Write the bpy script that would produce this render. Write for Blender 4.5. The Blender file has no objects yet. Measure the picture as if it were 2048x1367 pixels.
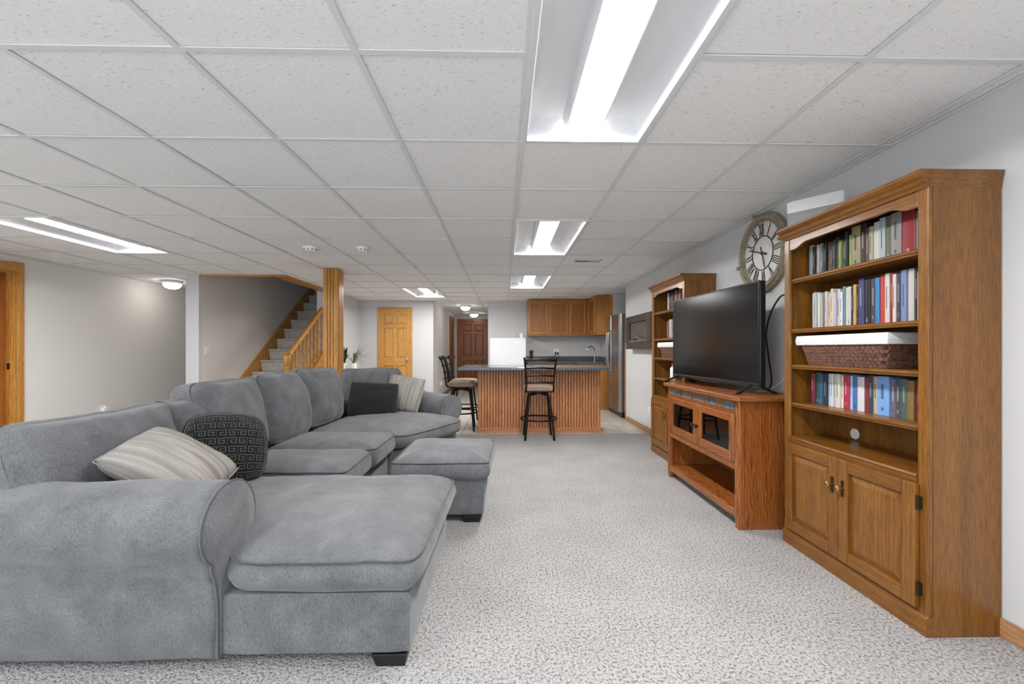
import bpy, bmesh, math, random
from mathutils import Vector, Matrix, noise
random.seed(7)
S = bpy.context.scene
COL = S.collection
PI = math.pi

# ------------------------------------------------------------------ camera, world, light, exposure
cam_d = bpy.data.cameras.new('camera'); cam = bpy.data.objects.new('camera', cam_d); COL.objects.link(cam)
cam_d.sensor_width = 36.0; cam_d.lens = 817.0/2048*36; cam_d.shift_y = 15.5/2048; cam_d.clip_start = 0.02
cam.location = (0, 0, 1.15); cam.rotation_euler = (PI/2, 0, -0.021)
S.camera = cam
w = bpy.data.worlds.new('world'); S.world = w; w.use_nodes = True
bg = w.node_tree.nodes['Background']; bg.inputs[0].default_value = (0.80, 0.90, 1.0, 1); bg.inputs[1].default_value = 0.8
def area(name, loc, rot, sx, sy, power, col):
    d = bpy.data.lights.new(name, 'AREA'); d.shape = 'RECTANGLE'; d.size = sx; d.size_y = sy; d.energy = power; d.color = col
    o = bpy.data.objects.new(name, d); COL.objects.link(o); o.location = loc; o.rotation_euler = rot
    return o
FILL_POWER = 24
TUBE = 32.0
DOME = 8.0
area('assumed_daylight_fill', (-1.6, -1.95, 1.2), (PI/2, 0, 0), 5.6, 2.0, FILL_POWER, (0.78, 0.89, 1.0))  # fill light added behind the camera, standing in for assumed daylight
S.view_settings.view_transform = 'Standard'; S.view_settings.look = 'None'; S.view_settings.gamma = 1
S.view_settings.use_curve_mapping = False
S.view_settings.exposure = 1.18

# ------------------------------------------------------------------ materials
def lin(c):
    c = c/255.0
    return c/12.92 if c <= 0.04045 else ((c+0.055)/1.055)**2.4
def rgb(r, g, b): return (lin(r), lin(g), lin(b), 1)
MATS = {}
def base(name, color, rough=0.6, metal=0.0, spec=0.5, coat=0.0):
    if name in MATS: return MATS[name]
    m = bpy.data.materials.new(name); m.use_nodes = True
    p = m.node_tree.nodes['Principled BSDF']
    p.inputs['Base Color'].default_value = color; p.inputs['Roughness'].default_value = rough
    p.inputs['Metallic'].default_value = metal; p.inputs['Specular IOR Level'].default_value = spec
    p.inputs['Coat Weight'].default_value = coat; p.inputs['Coat Roughness'].default_value = 0.15
    MATS[name] = m
    return m
def P(m): return m.node_tree.nodes['Principled BSDF']
def N(m, t): return m.node_tree.nodes.new(t)
def L(m, a, b): m.node_tree.links.new(a, b)
def coords(m, scale, rnd=True, off=17.3):
    tc = N(m, 'ShaderNodeTexCoord'); mp = N(m, 'ShaderNodeMapping'); mp.inputs['Scale'].default_value = scale
    src = tc.outputs['Object']
    if rnd:
        oi = N(m, 'ShaderNodeObjectInfo'); mu = N(m, 'ShaderNodeMath'); mu.operation = 'MULTIPLY'; mu.inputs[1].default_value = off
        L(m, oi.outputs['Random'], mu.inputs[0])
        ad = N(m, 'ShaderNodeVectorMath'); ad.operation = 'ADD'
        L(m, src, ad.inputs[0]); L(m, mu.outputs[0], ad.inputs[1]); src = ad.outputs[0]
    L(m, src, mp.inputs['Vector'])
    return mp.outputs['Vector']
def ntex(m, vec, scale, detail=4, rough=0.55, dist=0.0):
    n = N(m, 'ShaderNodeTexNoise'); n.inputs['Scale'].default_value = scale; n.inputs['Detail'].default_value = detail
    n.inputs['Roughness'].default_value = rough; n.inputs['Distortion'].default_value = dist
    L(m, vec, n.inputs['Vector']); return n.outputs['Fac']
def ramp(m, fac, stops):
    r = N(m, 'ShaderNodeValToRGB'); e = r.color_ramp.elements
    while len(e) < len(stops): e.new(0.5)
    for el, (p, c) in zip(e, stops): el.position = p; el.color = c
    L(m, fac, r.inputs['Fac']); return r.outputs['Color']
def mix(m, fac, a, b, mode='MIX'):
    x = N(m, 'ShaderNodeMix'); x.data_type = 'RGBA'; x.blend_type = mode
    if isinstance(fac, (int, float)): x.inputs[0].default_value = fac
    else: L(m, fac, x.inputs[0])
    for i, v in ((6, a), (7, b)):
        if isinstance(v, tuple): x.inputs[i].default_value = v
        else: L(m, v, x.inputs[i])
    return x.outputs[2]
def bump(m, fac, strength, dist=0.01):
    b = N(m, 'ShaderNodeBump'); b.inputs['Strength'].default_value = strength; b.inputs['Distance'].default_value = dist
    L(m, fac, b.inputs['Height']); L(m, b.outputs['Normal'], P(m).inputs['Normal'])
WOOD = {  # dark, mid, light
    'oak': ((76, 42, 10), (120, 75, 22), (142, 93, 33), 0.36),
    'red_oak': ((84, 40, 14), (140, 76, 30), (168, 102, 48), 0.32),
    'golden': ((164, 104, 36), (204, 144, 64), (216, 160, 82), 0.4),
    'pillar': ((130, 76, 22), (194, 130, 52), (216, 158, 76), 0.35),
    'bead': ((150, 90, 50), (196, 128, 80), (210, 146, 98), 0.5),
    'cabinet': ((120, 70, 20), (176, 114, 44), (200, 140, 66), 0.42),
    'cabinet_panel': ((104, 56, 12), (160, 98, 32), (178, 116, 44), 0.42),
    'dark_door': ((100, 50, 10), (150, 84, 24), (166, 98, 34), 0.4),
    'trim': ((128, 84, 50), (170, 122, 82), (188, 142, 100), 0.45),
}
def wood(kind, ax):
    key = kind+'_wood_'+ax
    if key in MATS: return MATS[key]
    d, md, lt, ro = WOOD[kind]
    m = base(key, rgb(*md), ro, coat=0.15)
    sc = {'X': (0.07, 1, 1), 'Y': (1, 0.07, 1), 'Z': (1, 1, 0.07)}[ax]
    fig = kind in ('red_oak', 'cabinet_panel')
    v = coords(m, sc)
    vw = coords(m, tuple(.24 if (q < .5 and fig) else q for q in sc), True, 1.3 if fig else 17.3)
    fine = ntex(m, v, 170, 4, 0.6)
    big = ntex(m, v, 11, 3, 0.5, 1.2)
    wv = N(m, 'ShaderNodeTexWave'); wv.wave_type = 'RINGS' if fig else 'BANDS'
    wv.bands_direction = {'X': 'Y', 'Y': 'Z', 'Z': 'Y'}[ax]; wv.rings_direction = {'X': 'Y', 'Y': 'X', 'Z': 'Y'}[ax] if kind == 'red_oak' else {'X': 'Y', 'Y': 'X', 'Z': 'Y'}[ax]
    wv.inputs['Scale'].default_value = 17 if fig else 16; wv.inputs['Distortion'].default_value = 12 if fig else 5; wv.inputs['Detail'].default_value = 1.5 if fig else 3; wv.inputs['Detail Scale'].default_value = 1.0
    L(m, vw, wv.inputs['Vector'])
    c1 = ramp(m, big, [(0.3, rgb(*md)), (0.7, rgb(*lt))])
    g = ramp(m, wv.outputs['Fac'], [(0.0, (1, 1, 1, 1)), (0.35, (0.0, 0, 0, 1))])
    c2 = mix(m, g, c1, rgb(*d))
    c3 = mix(m, 0.6 if fig else 0.28, c1, c2)
    f2 = ramp(m, fine, [(0.38, (0.55, 0.5, 0.45, 1)), (0.56, (1, 1, 1, 1))])
    c4 = mix(m, 0.75, c3, mix(m, 1.0, c3, f2, 'MULTIPLY'))
    L(m, c4, P(m).inputs['Base Color'])
    bump(m, fine, 0.12, 0.002)
    return m
def wall_mat(name, col):
    m = base(name, rgb(*col), 0.75, spec=0.25)
    if len(m.node_tree.nodes) < 4:
        v = coords(m, (1, 1, 1), False); bump(m, ntex(m, v, 220, 3), 0.05, 0.002)
    return m
M_WALL = wall_mat('pale_grey_paint', (207, 207, 207))
M_TAN = wall_mat('warm_grey_paint', (228, 224, 219))
M_WHITE = base('white_plastic', rgb(235, 235, 232), 0.4)
M_CREAM = base('almond_plastic', rgb(240, 228, 220), 0.45)
M_BLACK = base('black_plastic', rgb(22, 22, 23), 0.35)
M_METAL = base('black_metal', rgb(26, 24, 23), 0.4, 0.6)
M_BRASS = base('brass', rgb(190, 160, 100), 0.25, 1.0)
M_BRONZE = base('dark_bronze', rgb(62, 54, 44), 0.4, 0.8)
M_CHROME = base('chrome', rgb(200, 200, 200), 0.12, 1.0)
M_SHADOWGAP = base('dark_void', rgb(20, 16, 12), 0.9)

def tile_mat():
    m = base('ceiling_tile_mineral', rgb(246, 245, 243), 0.9, spec=0.1)
    v = coords(m, (1, 1, 1)); v2 = coords(m, (0.45, 1, 1))
    n = ntex(m, v2, 110, 3, 0.6)
    n2 = ntex(m, v, 260, 2, 0.6)
    n3 = ntex(m, v, 9, 2)
    spots = ramp(m, n, [(0.30, (0.72, 0.71, 0.69, 1)), (0.40, (1, 1, 1, 1))])
    s2 = ramp(m, n2, [(0.3, (0.90, 0.89, 0.88, 1)), (0.5, (1, 1, 1, 1))])
    c = mix(m, 1.0, rgb(246, 245, 243), spots, 'MULTIPLY'); c = mix(m, 1.0, c, s2, 'MULTIPLY')
    L(m, c, P(m).inputs['Base Color'])
    bump(m, n2, 0.25, 0.003)
    return m
M_TILE = tile_mat()
M_GRID = base('ceiling_grid_white', rgb(226, 226, 226), 0.6)

def carpet_mat(name, d, md, lt):
    m = base(name, rgb(*md), 0.95, spec=0.05)
    v = coords(m, (1, 1, 1), False)
    a = ntex(m, v, 92, 2.5, 0.75); b = ntex(m, v, 300, 2, 0.7); c = ntex(m, v, 3.0, 3, 0.5)
    col = ramp(m, a, [(0.37, rgb(*d)), (0.455, rgb(*md)), (0.56, rgb(*lt))])
    col = mix(m, 0.3, col, ramp(m, b, [(0.34, rgb(*d)), (0.50, rgb(*md)), (0.6, rgb(*lt))]))
    col = mix(m, 1.0, col, ramp(m, c, [(0.35, (0.9, 0.9, 0.9, 1)), (0.65, (1, 1, 1, 1))]), 'MULTIPLY')
    L(m, col, P(m).inputs['Base Color'])
    bump(m, a, 0.8, 0.02)
    return m
M_CARPET = carpet_mat('grey_carpet', (84, 81, 79), (168, 165, 163), (202, 200, 198))
M_STEPCARPET = carpet_mat('step_carpet', (126, 120, 112), (206, 200, 190), (228, 222, 212))
def fabric_mat(name, a, b, sc=420, big=5.0):
    m = base(name, rgb(*a), 0.95, spec=0.1)
    P(m).inputs['Sheen Weight'].default_value = 0.25
    v = coords(m, (1, 1, 1)); vs = coords(m, (1, 1, 0.35))
    n1 = ntex(m, v, big, 5, 0.62, 0.4); n2 = ntex(m, vs, sc, 3, 0.7)
    c = ramp(m, n1, [(0.32, rgb(*a)), (0.68, rgb(*b))])
    c = mix(m, 1.0, c, ramp(m, n2, [(0.3, (0.58, 0.58, 0.59, 1)), (0.66, (1.14, 1.14, 1.14, 1))]), 'MULTIPLY')
    L(m, c, P(m).inputs['Base Color']); bump(m, n2, 0.35, 0.004)
    return m
M_SOFA = fabric_mat('grey_chenille', (98, 99, 101), (122, 122, 124), 280, 7.0)
M_PIPING = fabric_mat('grey_piping', (74, 75, 78), (88, 89, 92))
M_BLACKFAB = fabric_mat('black_fabric', (18, 18, 20), (28, 28, 30))
M_KEYFAB = fabric_mat('charcoal_embroidery', (62, 63, 62), (78, 79, 77))
def stripe_mat():
    m = base('striped_linen', rgb(190, 184, 176), 0.95, spec=0.1)
    tc = N(m, 'ShaderNodeTexCoord'); mp = N(m, 'ShaderNodeMapping'); mp.inputs['Scale'].default_value = (1, 0.04, 0.04)
    L(m, tc.outputs['Object'], mp.inputs['Vector'])
    n = ntex(m, mp.outputs[0], 7, 4, 0.6); v = coords(m, (1, 1, 1)); n2 = ntex(m, v, 350, 2, 0.7)
    c = ramp(m, n, [(0.34, rgb(104, 101, 99)), (0.44, rgb(140, 137, 134)), (0.51, rgb(172, 166, 157)), (0.57, rgb(128, 123, 120)), (0.66, rgb(186, 179, 169))])
    c = mix(m, 1.0, c, ramp(m, n2, [(0.3, (0.8, 0.8, 0.8, 1)), (0.6, (1, 1, 1, 1))]), 'MULTIPLY')
    L(m, c, P(m).inputs['Base Color']); bump(m, n2, 0.3, 0.003)
    return m
M_STRIPE = stripe_mat()
M_SEAT = fabric_mat('tan_suede', (150, 128, 106), (172, 150, 126), 300, 8)
def counter_mat():
    m = base('dark_laminate', rgb(70, 76, 80), 0.16, spec=0.5)
    v = coords(m, (1, 1, 1), False)
    n = ntex(m, v, 160, 4, 0.7); c = ramp(m, n, [(0.36, rgb(40, 46, 48)), (0.5, rgb(78, 88, 94)), (0.66, rgb(132, 144, 150))])
    L(m, c, P(m).inputs['Base Color']); return m
M_COUNTER = counter_mat()
def steel_mat():
    m = base('brushed_steel', rgb(172, 170, 168), 0.3, 1.0)
    v = coords(m, (1, 1, 0.02), False); n = ntex(m, v, 300, 3, 0.6)
    r = N(m, 'ShaderNodeMapRange'); r.inputs['To Min'].default_value = 0.2; r.inputs['To Max'].default_value = 0.42
    L(m, n, r.inputs['Value']); L(m, r.outputs[0], P(m).inputs['Roughness']); return m
M_STEEL = steel_mat()
M_FRIDGESIDE = base('grey_enamel', rgb(128, 130, 132), 0.45)
M_SCREEN = base('black_screen', rgb(16, 16, 17), 0.16, spec=0.4)
M_EMIT = base('lit_diffuser', (1, 1, 1, 1), 0.5); P(M_EMIT).inputs['Emission Color'].default_value = (1.0, 0.995, 0.985, 1); P(M_EMIT).inputs['Emission Strength'].default_value = TUBE
M_DOME = base('lit_dome', (1, 1, 1, 1), 0.5); P(M_DOME).inputs['Emission Color'].default_value = (1.0, 0.95, 0.88, 1); P(M_DOME).inputs['Emission Strength'].default_value = DOME
M_PAN = base('white_reflector', rgb(226, 226, 228), 0.5)
def glass_mat():
    m = bpy.data.materials.new('smoked_pane'); m.use_nodes = True; nt = m.node_tree; nt.nodes.remove(P(m))
    t = N(m, 'ShaderNodeBsdfTransparent'); t.inputs[0].default_value = (0.55, 0.55, 0.55, 1)
    g = N(m, 'ShaderNodeBsdfGlossy'); g.inputs['Roughness'].default_value = 0.03
    fr = N(m, 'ShaderNodeFresnel'); fr.inputs[0].default_value = 1.7
    x = N(m, 'ShaderNodeMixShader'); L(m, fr.outputs[0], x.inputs[0]); L(m, t.outputs[0], x.inputs[1]); L(m, g.outputs[0], x.inputs[2])
    L(m, x.outputs[0], nt.nodes['Material Output'].inputs[0]); return m
M_GLASS = glass_mat()
def noisy(name, a, b, scale, rough=0.6, bs=0.2):
    m = base(name, rgb(*a), rough); v = coords(m, (1, 1, 1)); n = ntex(m, v, scale, 4, 0.6)
    L(m, ramp(m, n, [(0.35, rgb(*a)), (0.65, rgb(*b))]), P(m).inputs['Base Color']); bump(m, n, bs, 0.004); return m
M_SLATE = noisy('slate', (66, 70, 72), (122, 124, 120), 22, 0.5)
M_DKSLATE = noisy('brown_slate', (46, 36, 28), (78, 62, 48), 20, 0.5)
M_FTILE = noisy('floor_tile_stone', (176, 170, 160), (206, 200, 190), 6, 0.35, 0.05)
M_GROUT = base('grout', rgb(110, 104, 98), 0.9)
M_WICKER = noisy('brown_wicker', (84, 54, 42), (128, 90, 72), 60, 0.6)
M_LINER = noisy('white_liner', (222, 222, 222), (240, 240, 240), 30, 0.9)
M_CLOCKWOOD = noisy('weathered_wood', (128, 116, 98), (160, 148, 128), 30, 0.7)
M_CLOCKFACE = noisy('aged_white_face', (214, 210, 202), (232, 229, 222), 14, 0.7, 0.05)
M_NUM = base('black_paint', rgb(34, 32, 30), 0.6)
M_LEAF = noisy('spider_leaf', (66, 84, 40), (128, 138, 84), 30, 0.5)
M_DKLEAF = noisy('dark_leaf', (26, 44, 24), (52, 74, 44), 30, 0.4)
M_FOOT = base('black_wood', rgb(20, 17, 15), 0.4)

# ------------------------------------------------------------------ mesh helpers
class MB:
    def __init__(s): s.v = []; s.f = []
    def add(s, vs, fs):
        n = len(s.v); s.v += [tuple(p) for p in vs]; s.f += [tuple(i+n for i in f) for f in fs]; return s
    def box(s, x0, x1, y0, y1, z0, z1):
        return s.add([(x0,y0,z0),(x1,y0,z0),(x1,y1,z0),(x0,y1,z0),(x0,y0,z1),(x1,y0,z1),(x1,y1,z1),(x0,y1,z1)],
                     [(3,2,1,0),(4,5,6,7),(0,1,5,4),(1,2,6,5),(2,3,7,6),(3,0,4,7)])
    def loops(s, rings, closed=True, cap=True):      # list of rings of equal count
        n = len(rings[0]); vs = [p for r in rings for p in r]; fs = []
        for i in range(len(rings)-1):
            for j in range(n if closed else n-1):
                a = i*n+j; b = i*n+(j+1) % n; fs.append((a, b, b+n, a+n))
        if cap: fs.append(tuple(range(n-1, -1, -1))); fs.append(tuple((len(rings)-1)*n+k for k in range(n)))
        return s.add(vs, fs)
    def prism(s, poly, ax, a0, a1):                  # poly in the two other axes, in cyclic order
        def mk(p, a):
            if ax == 'X': return (a, p[0], p[1])
            if ax == 'Y': return (p[0], a, p[1])
            return (p[0], p[1], a)
        return s.loops([[mk(p, a0) for p in poly], [mk(p, a1) for p in poly]])
    def tube(s, pts, r, n=8, closed=False):
        pts = [Vector(p) for p in pts]; rings = []; prev = None
        for i, p in enumerate(pts):
            if closed: t = pts[(i+1) % len(pts)]-pts[i-1]
            else: t = pts[min(i+1, len(pts)-1)]-pts[max(i-1, 0)]
            t.normalize()
            if prev is None:
                u = t.cross(Vector((0, 0, 1)))
                if u.length < 1e-3: u = t.cross(Vector((1, 0, 0)))
            else: u = prev-t*prev.dot(t)
            u.normalize(); prev = u; v = t.cross(u)
            rr = r[i] if isinstance(r, (list, tuple)) else r
            rings.append([p+u*rr*math.cos(2*PI*k/n)+v*rr*math.sin(2*PI*k/n) for k in range(n)])
        if closed: rings.append(rings[0]); return s.loops(rings, cap=False)
        return s.loops(rings)
    def lathe(s, prof, c=(0, 0, 0), n=16, ax='Z'):
        rings = []
        for r, z in prof:
            ring = []
            for k in range(n):
                a = 2*PI*k/n; x, y = r*math.cos(a), r*math.sin(a)
                q = {'Z': (x, y, z), 'X': (z, x, y), 'Y': (y, z, x)}[ax]
                ring.append((q[0]+c[0], q[1]+c[1], q[2]+c[2]))
            rings.append(ring)
        return s.loops(rings)
    def rbox(s, sx, sy, sz, r, n=14, fn=None, mat=None):   # rounded cube; fn(x,y,z,u,v,w)->point
        idx = {}; vs = []; fs = []
        def vid(i, j, k):
            if (i, j, k) in idx: return idx[(i, j, k)]
            u, v, w_ = 2*i/n-1, 2*j/n-1, 2*k/n-1
            p = Vector((u*sx/2, v*sy/2, w_*sz/2))
            rr = min(r, sx/2, sy/2, sz/2)
            q = Vector((max(-sx/2+rr, min(sx/2-rr, p.x)), max(-sy/2+rr, min(sy/2-rr, p.y)), max(-sz/2+rr, min(sz/2-rr, p.z))))
            d = p-q
            if d.length > 1e-9: p = q+d.normalized()*rr
            if fn: p = Vector(fn(p.x, p.y, p.z, u, v, w_))
            if mat: p = mat @ p
            idx[(i, j, k)] = len(vs); vs.append(tuple(p)); return len(vs)-1
        for a in range(n):
            for b in range(n):
                fs.append((vid(a, b, 0), vid(a, b+1, 0), vid(a+1, b+1, 0), vid(a+1, b, 0)))
                fs.append((vid(a, b, n), vid(a+1, b, n), vid(a+1, b+1, n), vid(a, b+1, n)))
                fs.append((vid(a, 0, b), vid(a+1, 0, b), vid(a+1, 0, b+1), vid(a, 0, b+1)))
                fs.append((vid(a, n, b), vid(a, n, b+1), vid(a+1, n, b+1), vid(a+1, n, b)))
                fs.append((vid(0, a, b), vid(0, a, b+1), vid(0, a+1, b+1), vid(0, a+1, b)))
                fs.append((vid(n, a, b), vid(n, a+1, b), vid(n, a+1, b+1), vid(n, a, b+1)))
        return s.add(vs, fs)
    def xf(s, mat): s.v = [tuple(mat @ Vector(p)) for p in s.v]; return s
    def mesh(s, name):
        me = bpy.data.meshes.new(name); me.from_pydata(s.v, [], s.f)
        bm = bmesh.new(); bm.from_mesh(me); bmesh.ops.recalc_face_normals(bm, faces=bm.faces); bm.to_mesh(me); bm.free()
        return me
def obj(name, mb, mat, parent=None, smooth=False, bevel=0.0, label=None, kind=None):
    me = mb.mesh(name) if isinstance(mb, MB) else mb
    if not me.materials: me.materials.append(mat)
    o = bpy.data.objects.new(name, me); COL.objects.link(o)
    if parent: o.parent = parent
    if smooth:
        for p in me.polygons: p.use_smooth = True
        if smooth == 'auto':
            try: me.set_sharp_from_angle(angle=math.radians(40))
            except Exception: pass
    if bevel:
        b = o.modifiers.new('Bevel', 'BEVEL'); b.width = bevel; b.segments = 2; b.limit_method = 'ANGLE'; b.harden_normals = False
    if label: o['label'] = label
    if kind: o['kind'] = kind
    return o
def thing(name, label, cat, loc=(0, 0, 0), rz=0.0, group=None):
    o = bpy.data.objects.new(name, None); COL.objects.link(o); o.location = loc; o.rotation_euler = (0, 0, rz); o.empty_display_size = 0.1
    return tag(o, label, cat, group)
def tag(o, label, cat, group=None):
    o['label'] = label; o['category'] = cat
    if group: o['group'] = group
    return o
def struct(name, mb, mat, label=None, bevel=0.0):
    return obj(name, mb, mat, None, bevel=bevel, label=label, kind='structure')
def dup(root, loc, rz, label, parent=None):
    def cp(o, par):
        c = o.copy(); COL.objects.link(c); c.parent = par
        for ch in o.children: cp(ch, c)
        return c
    r = cp(root, parent); r.location = loc; r.rotation_euler = (0, 0, rz); r['label'] = label
    return r
def B(*a): return MB().box(*a)
ORD = ['first', 'second', 'third', 'fourth', 'fifth', 'sixth', 'seventh', 'eighth', 'ninth', 'tenth', 'eleventh', 'twelfth', 'thirteenth',
       'fourteenth', 'fifteenth', 'sixteenth', 'seventeenth', 'eighteenth', 'nineteenth', 'twentieth', 'twenty-first', 'twenty-second',
       'twenty-third', 'twenty-fourth', 'twenty-fifth', 'twenty-sixth', 'twenty-seventh', 'twenty-eighth', 'twenty-ninth', 'thirtieth',
       'thirty-first', 'thirty-second', 'thirty-third', 'thirty-fourth', 'thirty-fifth']
# ------------------------------------------------------------------ the room
CH = 2.199           # ceiling height
X0, Y0, G = 0.089, 2.056, 0.6096
WH = 2.30
KY = 8.76            # far wall of the room
struct('wall_right', B(2.0, 2.7, -1.9, 6.64, 0, WH), M_WALL, 'pale grey wall behind the bookcases')
struct('wall_niche', MB().box(2.7, 2.8, 6.64, KY, 0, WH).box(2.09, 2.7, 7.74, KY, 0, WH), M_WALL, 'pale grey wall beside the steel fridge')
struct('wall_kitchen', B(-0.33, 2.8, KY, KY+0.12, 0, WH), M_WALL, 'grey wall behind the kitchen cabinets')
struct('wall_hall_right', B(-0.33, -0.21, KY+0.12, 12.6, 0, WH), M_WALL)
struct('wall_hall_end', B(-1.62, -0.21, 12.6, 12.72, 0, WH), M_WALL)
struct('wall_hall_left', B(-1.62, -1.5, KY+0.14, 12.6, 0, WH), M_TAN)
struct('wall_far', B(-3.20, -1.5, KY+0.02, KY+0.14, 0, WH), M_WALL, 'pale wall with the golden oak door')
struct('wall_stair_right', MB().box(-3.30, -3.06, 7.30, KY+0.02, 0, 2.33).box(-3.20, -3.06, 5.80, 10.6, 2.33, 4.6).box(-3.20, -3.06, KY+0.14, 10.6, 0, 2.33), M_WALL, 'pale wall on the right of the stairs')
struct('wall_stair_left', MB().box(-4.42, -4.25, 5.80, 10.6, 0, 4.6), M_TAN, 'warm grey wall beside the staircase')
struct('lit_wall_end', B(-4.425, -4.245, 5.785, 5.80, 0, CH), M_WALL, 'end of the staircase wall, lit tone put into its colour')  # separate end face whose own colour stands in for the light on it
struct('wall_stair_end', B(-4.42, -3.06, 10.6, 10.72, 0, 4.6), M_TAN)
struct('wall_stair_head', B(-4.25, -3.20, 5.70, 5.80, 2.33, 4.6), M_TAN)
struct('ceiling_stairwell', B(-4.42, -3.06, 5.70, 10.72, 4.6, 4.7), M_WALL)
LX = -5.5
struct('wall_left', MB().box(LX-0.12, LX, -1.9, 3.89, 0, WH).box(LX-0.12, LX, 4.71, 10.0, 0, WH).box(LX-0.12, LX, 3.89, 4.71, 2.04, WH), M_TAN, 'warm grey wall on the left')
struct('wall_corridor_end', B(LX-0.12, -4.42, 10.0, 10.12, 0, WH), M_TAN)
# back wall behind the camera with an assumed wide window opening, added to admit light
struct('wall_back', MB().box(LX-0.12, -4.4, -1.9, -1.78, 0, WH).box(1.2, 2.7, -1.9, -1.78, 0, WH).box(-4.4, 1.2, -1.9, -1.78, 2.15, WH).box(-4.4, 1.2, -1.9, -1.78, 0, 0.2), M_WALL)
wf = MB()
for x in (-4.4, -2.53, -0.67, 1.14): wf.box(x, x+0.06, -1.88, -1.80, 0.2, 2.15)
struct('assumed_window_1', wf, M_WHITE, 'white frame of the wide assumed window behind the viewer, unseen, added for light')  # unseen frame of the assumed window, added along with the fill light

fl = struct('floor', MB().box(LX-0.12, 2.7, -1.9, 5.58, -0.1, 0).box(LX-0.12, -1.5, 5.58, 10.7, -0.1, 0).box(-1.5, 2.8, 5.58, 12.7, -0.1, -0.008), M_CARPET, 'speckled light grey carpet')
obj('grout_bed', B(-1.5, 2.8, 5.582, 12.6, -0.008, -0.003), M_GROUT, fl)
TS = 0.45
tcache = {}
xs = [1.68+TS*i for i in range(-8, 4)]; ys = [5.584+TS*j for j in range(0, 16)]
for x in xs:
    for y in ys:
        x0, x1, y0, y1 = max(x, -1.5), min(x+TS, 2.7), y, min(y+TS, 12.6)
        if x1-x0 < 0.05 or y1-y0 < 0.05: continue
        if y > KY and (x0 > -0.4): continue
        g = 0.004; sx, sy = round(x1-x0-2*g, 3), round(y1-y0-2*g, 3)
        if (sx, sy) not in tcache: tcache[(sx, sy)] = B(0, sx, 0, sy, -0.003, 0.0).mesh('tile')
        o = obj('floor_tile', tcache[(sx, sy)], M_FTILE, fl); o.location = (x0+g, y0+g, 0)

# ceiling: slab, hanging grid, each tile
ce = struct('ceiling', MB().box(LX-0.12, -4.42, -1.9, 10.1, 2.34, 2.4).box(-4.42, -3.06, -1.9, 5.70, 2.34, 2.4).box(-3.06, 2.8, -1.9, 12.7, 2.34, 2.4), M_WALL, 'suspended ceiling of square white tiles')
def sub(r, h):
    x0, x1, y0, y1 = r; a0, a1, b0, b1 = h
    if a0 >= x1 or a1 <= x0 or b0 >= y1 or b1 <= y0: return [r]
    out = []
    if a0 > x0: out.append((x0, a0, y0, y1))
    if a1 < x1: out.append((a1, x1, y0, y1))
    m0, m1 = max(x0, a0), min(x1, a1)
    if b0 > y0: out.append((m0, m1, y0, b0))
    if b1 < y1: out.append((m0, m1, b1, y1))
    return out
def gx(c): return X0+G*c
def gy(r): return Y0+G*r
LIGHTS = [(0, -2), (0, 2), (0, 6), (-7, 2), (-3, 8), (0, -6), (-7, -2), (-7, -6), (-4, -5)]  # last four are added out of view to brighten the room
holes = [(-4.425, -3.06, 5.80, 13)]+[(gx(c), gx(c+1), gy(r), gy(r+2)) for c, r in LIGHTS]
regions = [(LX, 2.0, -1.78, 6.64), (LX, 2.7, 6.64, KY), (LX, -4.42, KY, 10.0), (-1.5, -0.33, KY, 12.6)]
tc2 = {}; cnt = 0
for reg in regions:
    for c in range(-10, 6):
        for r in range(-7, 18):
            x0, x1 = max(gx(c), reg[0]), min(gx(c+1), reg[1]); y0, y1 = max(gy(r), reg[2]), min(gy(r+1), reg[3])
            if x1-x0 < 0.02 or y1-y0 < 0.02: continue
            rs = [(x0, x1, y0, y1)]
            for h in holes: rs = [q for p in rs for q in sub(p, h)]
            for (a0, a1, b0, b1) in rs:
                if a1-a0 < 0.02 or b1-b0 < 0.02: continue
                g = 0.003; sx, sy = round(a1-a0-2*g, 3), round(b1-b0-2*g, 3)
                if (sx, sy) not in tc2: tc2[(sx, sy)] = B(0, sx, 0, sy, 0, 0.016).mesh('ceiling_tile')
                o = obj('ceiling_tile', tc2[(sx, sy)], M_TILE, ce); o.location = (a0+g, b0+g, CH+0.002)
                o.rotation_euler = (random.uniform(-.003, .003), random.uniform(-.003, .003), 0); cnt += 1
gb = MB(); hw = 0.012; zt = CH-0.001; zb = CH-0.005
def gridline(x0, x1, y0, y1):
    rs = [(x0, x1, y0, y1)]
    for p in sub(rs[0], holes[0]):
        gb.box(p[0], p[1], p[2], p[3], zb, zt)
for reg in regions:
    for c in range(-10, 6):
        if reg[0] < gx(c) < reg[1]: gridline(gx(c)-hw, gx(c)+hw, reg[2], reg[3])
    for r in range(-7, 18):
        if reg[2] < gy(r) < reg[3]:
            for c in range(-10, 6):
                a, b = max(gx(c)+hw, reg[0]), min(gx(c+1)-hw, reg[1])
                if b-a < 0.01: continue
                if any(c == lc and lr < r < lr+2 for lc, lr in LIGHTS): continue
                gridline(a, b, gy(r)-hw, gy(r)+hw)
for (x0, x1, y0, y1) in ((1.978, 2.0, -1.78, 6.64), (LX, LX+.022, -1.78, 10), (-3.06, -3.038, 7.3, KY), (-3.06, 2.0, KY-0.022, KY)): gb.box(x0, x1, y0, y1, zb-.001, zt)
obj('ceiling_grid', gb, M_GRID, ce)
# stairwell opening trim
struct('trim_1', MB().box(-4.245, -3.20, 5.80, 5.82, CH-0.025, 2.33), wood('pillar', 'X'), 'thin oak trim along the front of the stairwell opening')
struct('trim_2', MB().box(-3.225, -3.20, 5.82, 7.30, CH-0.025, 2.33).box(-3.20, -3.05, 5.80, 7.30, CH-0.020, CH-0.001), wood('pillar', 'Y'), 'oak trim along the side of the stairwell opening')
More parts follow.
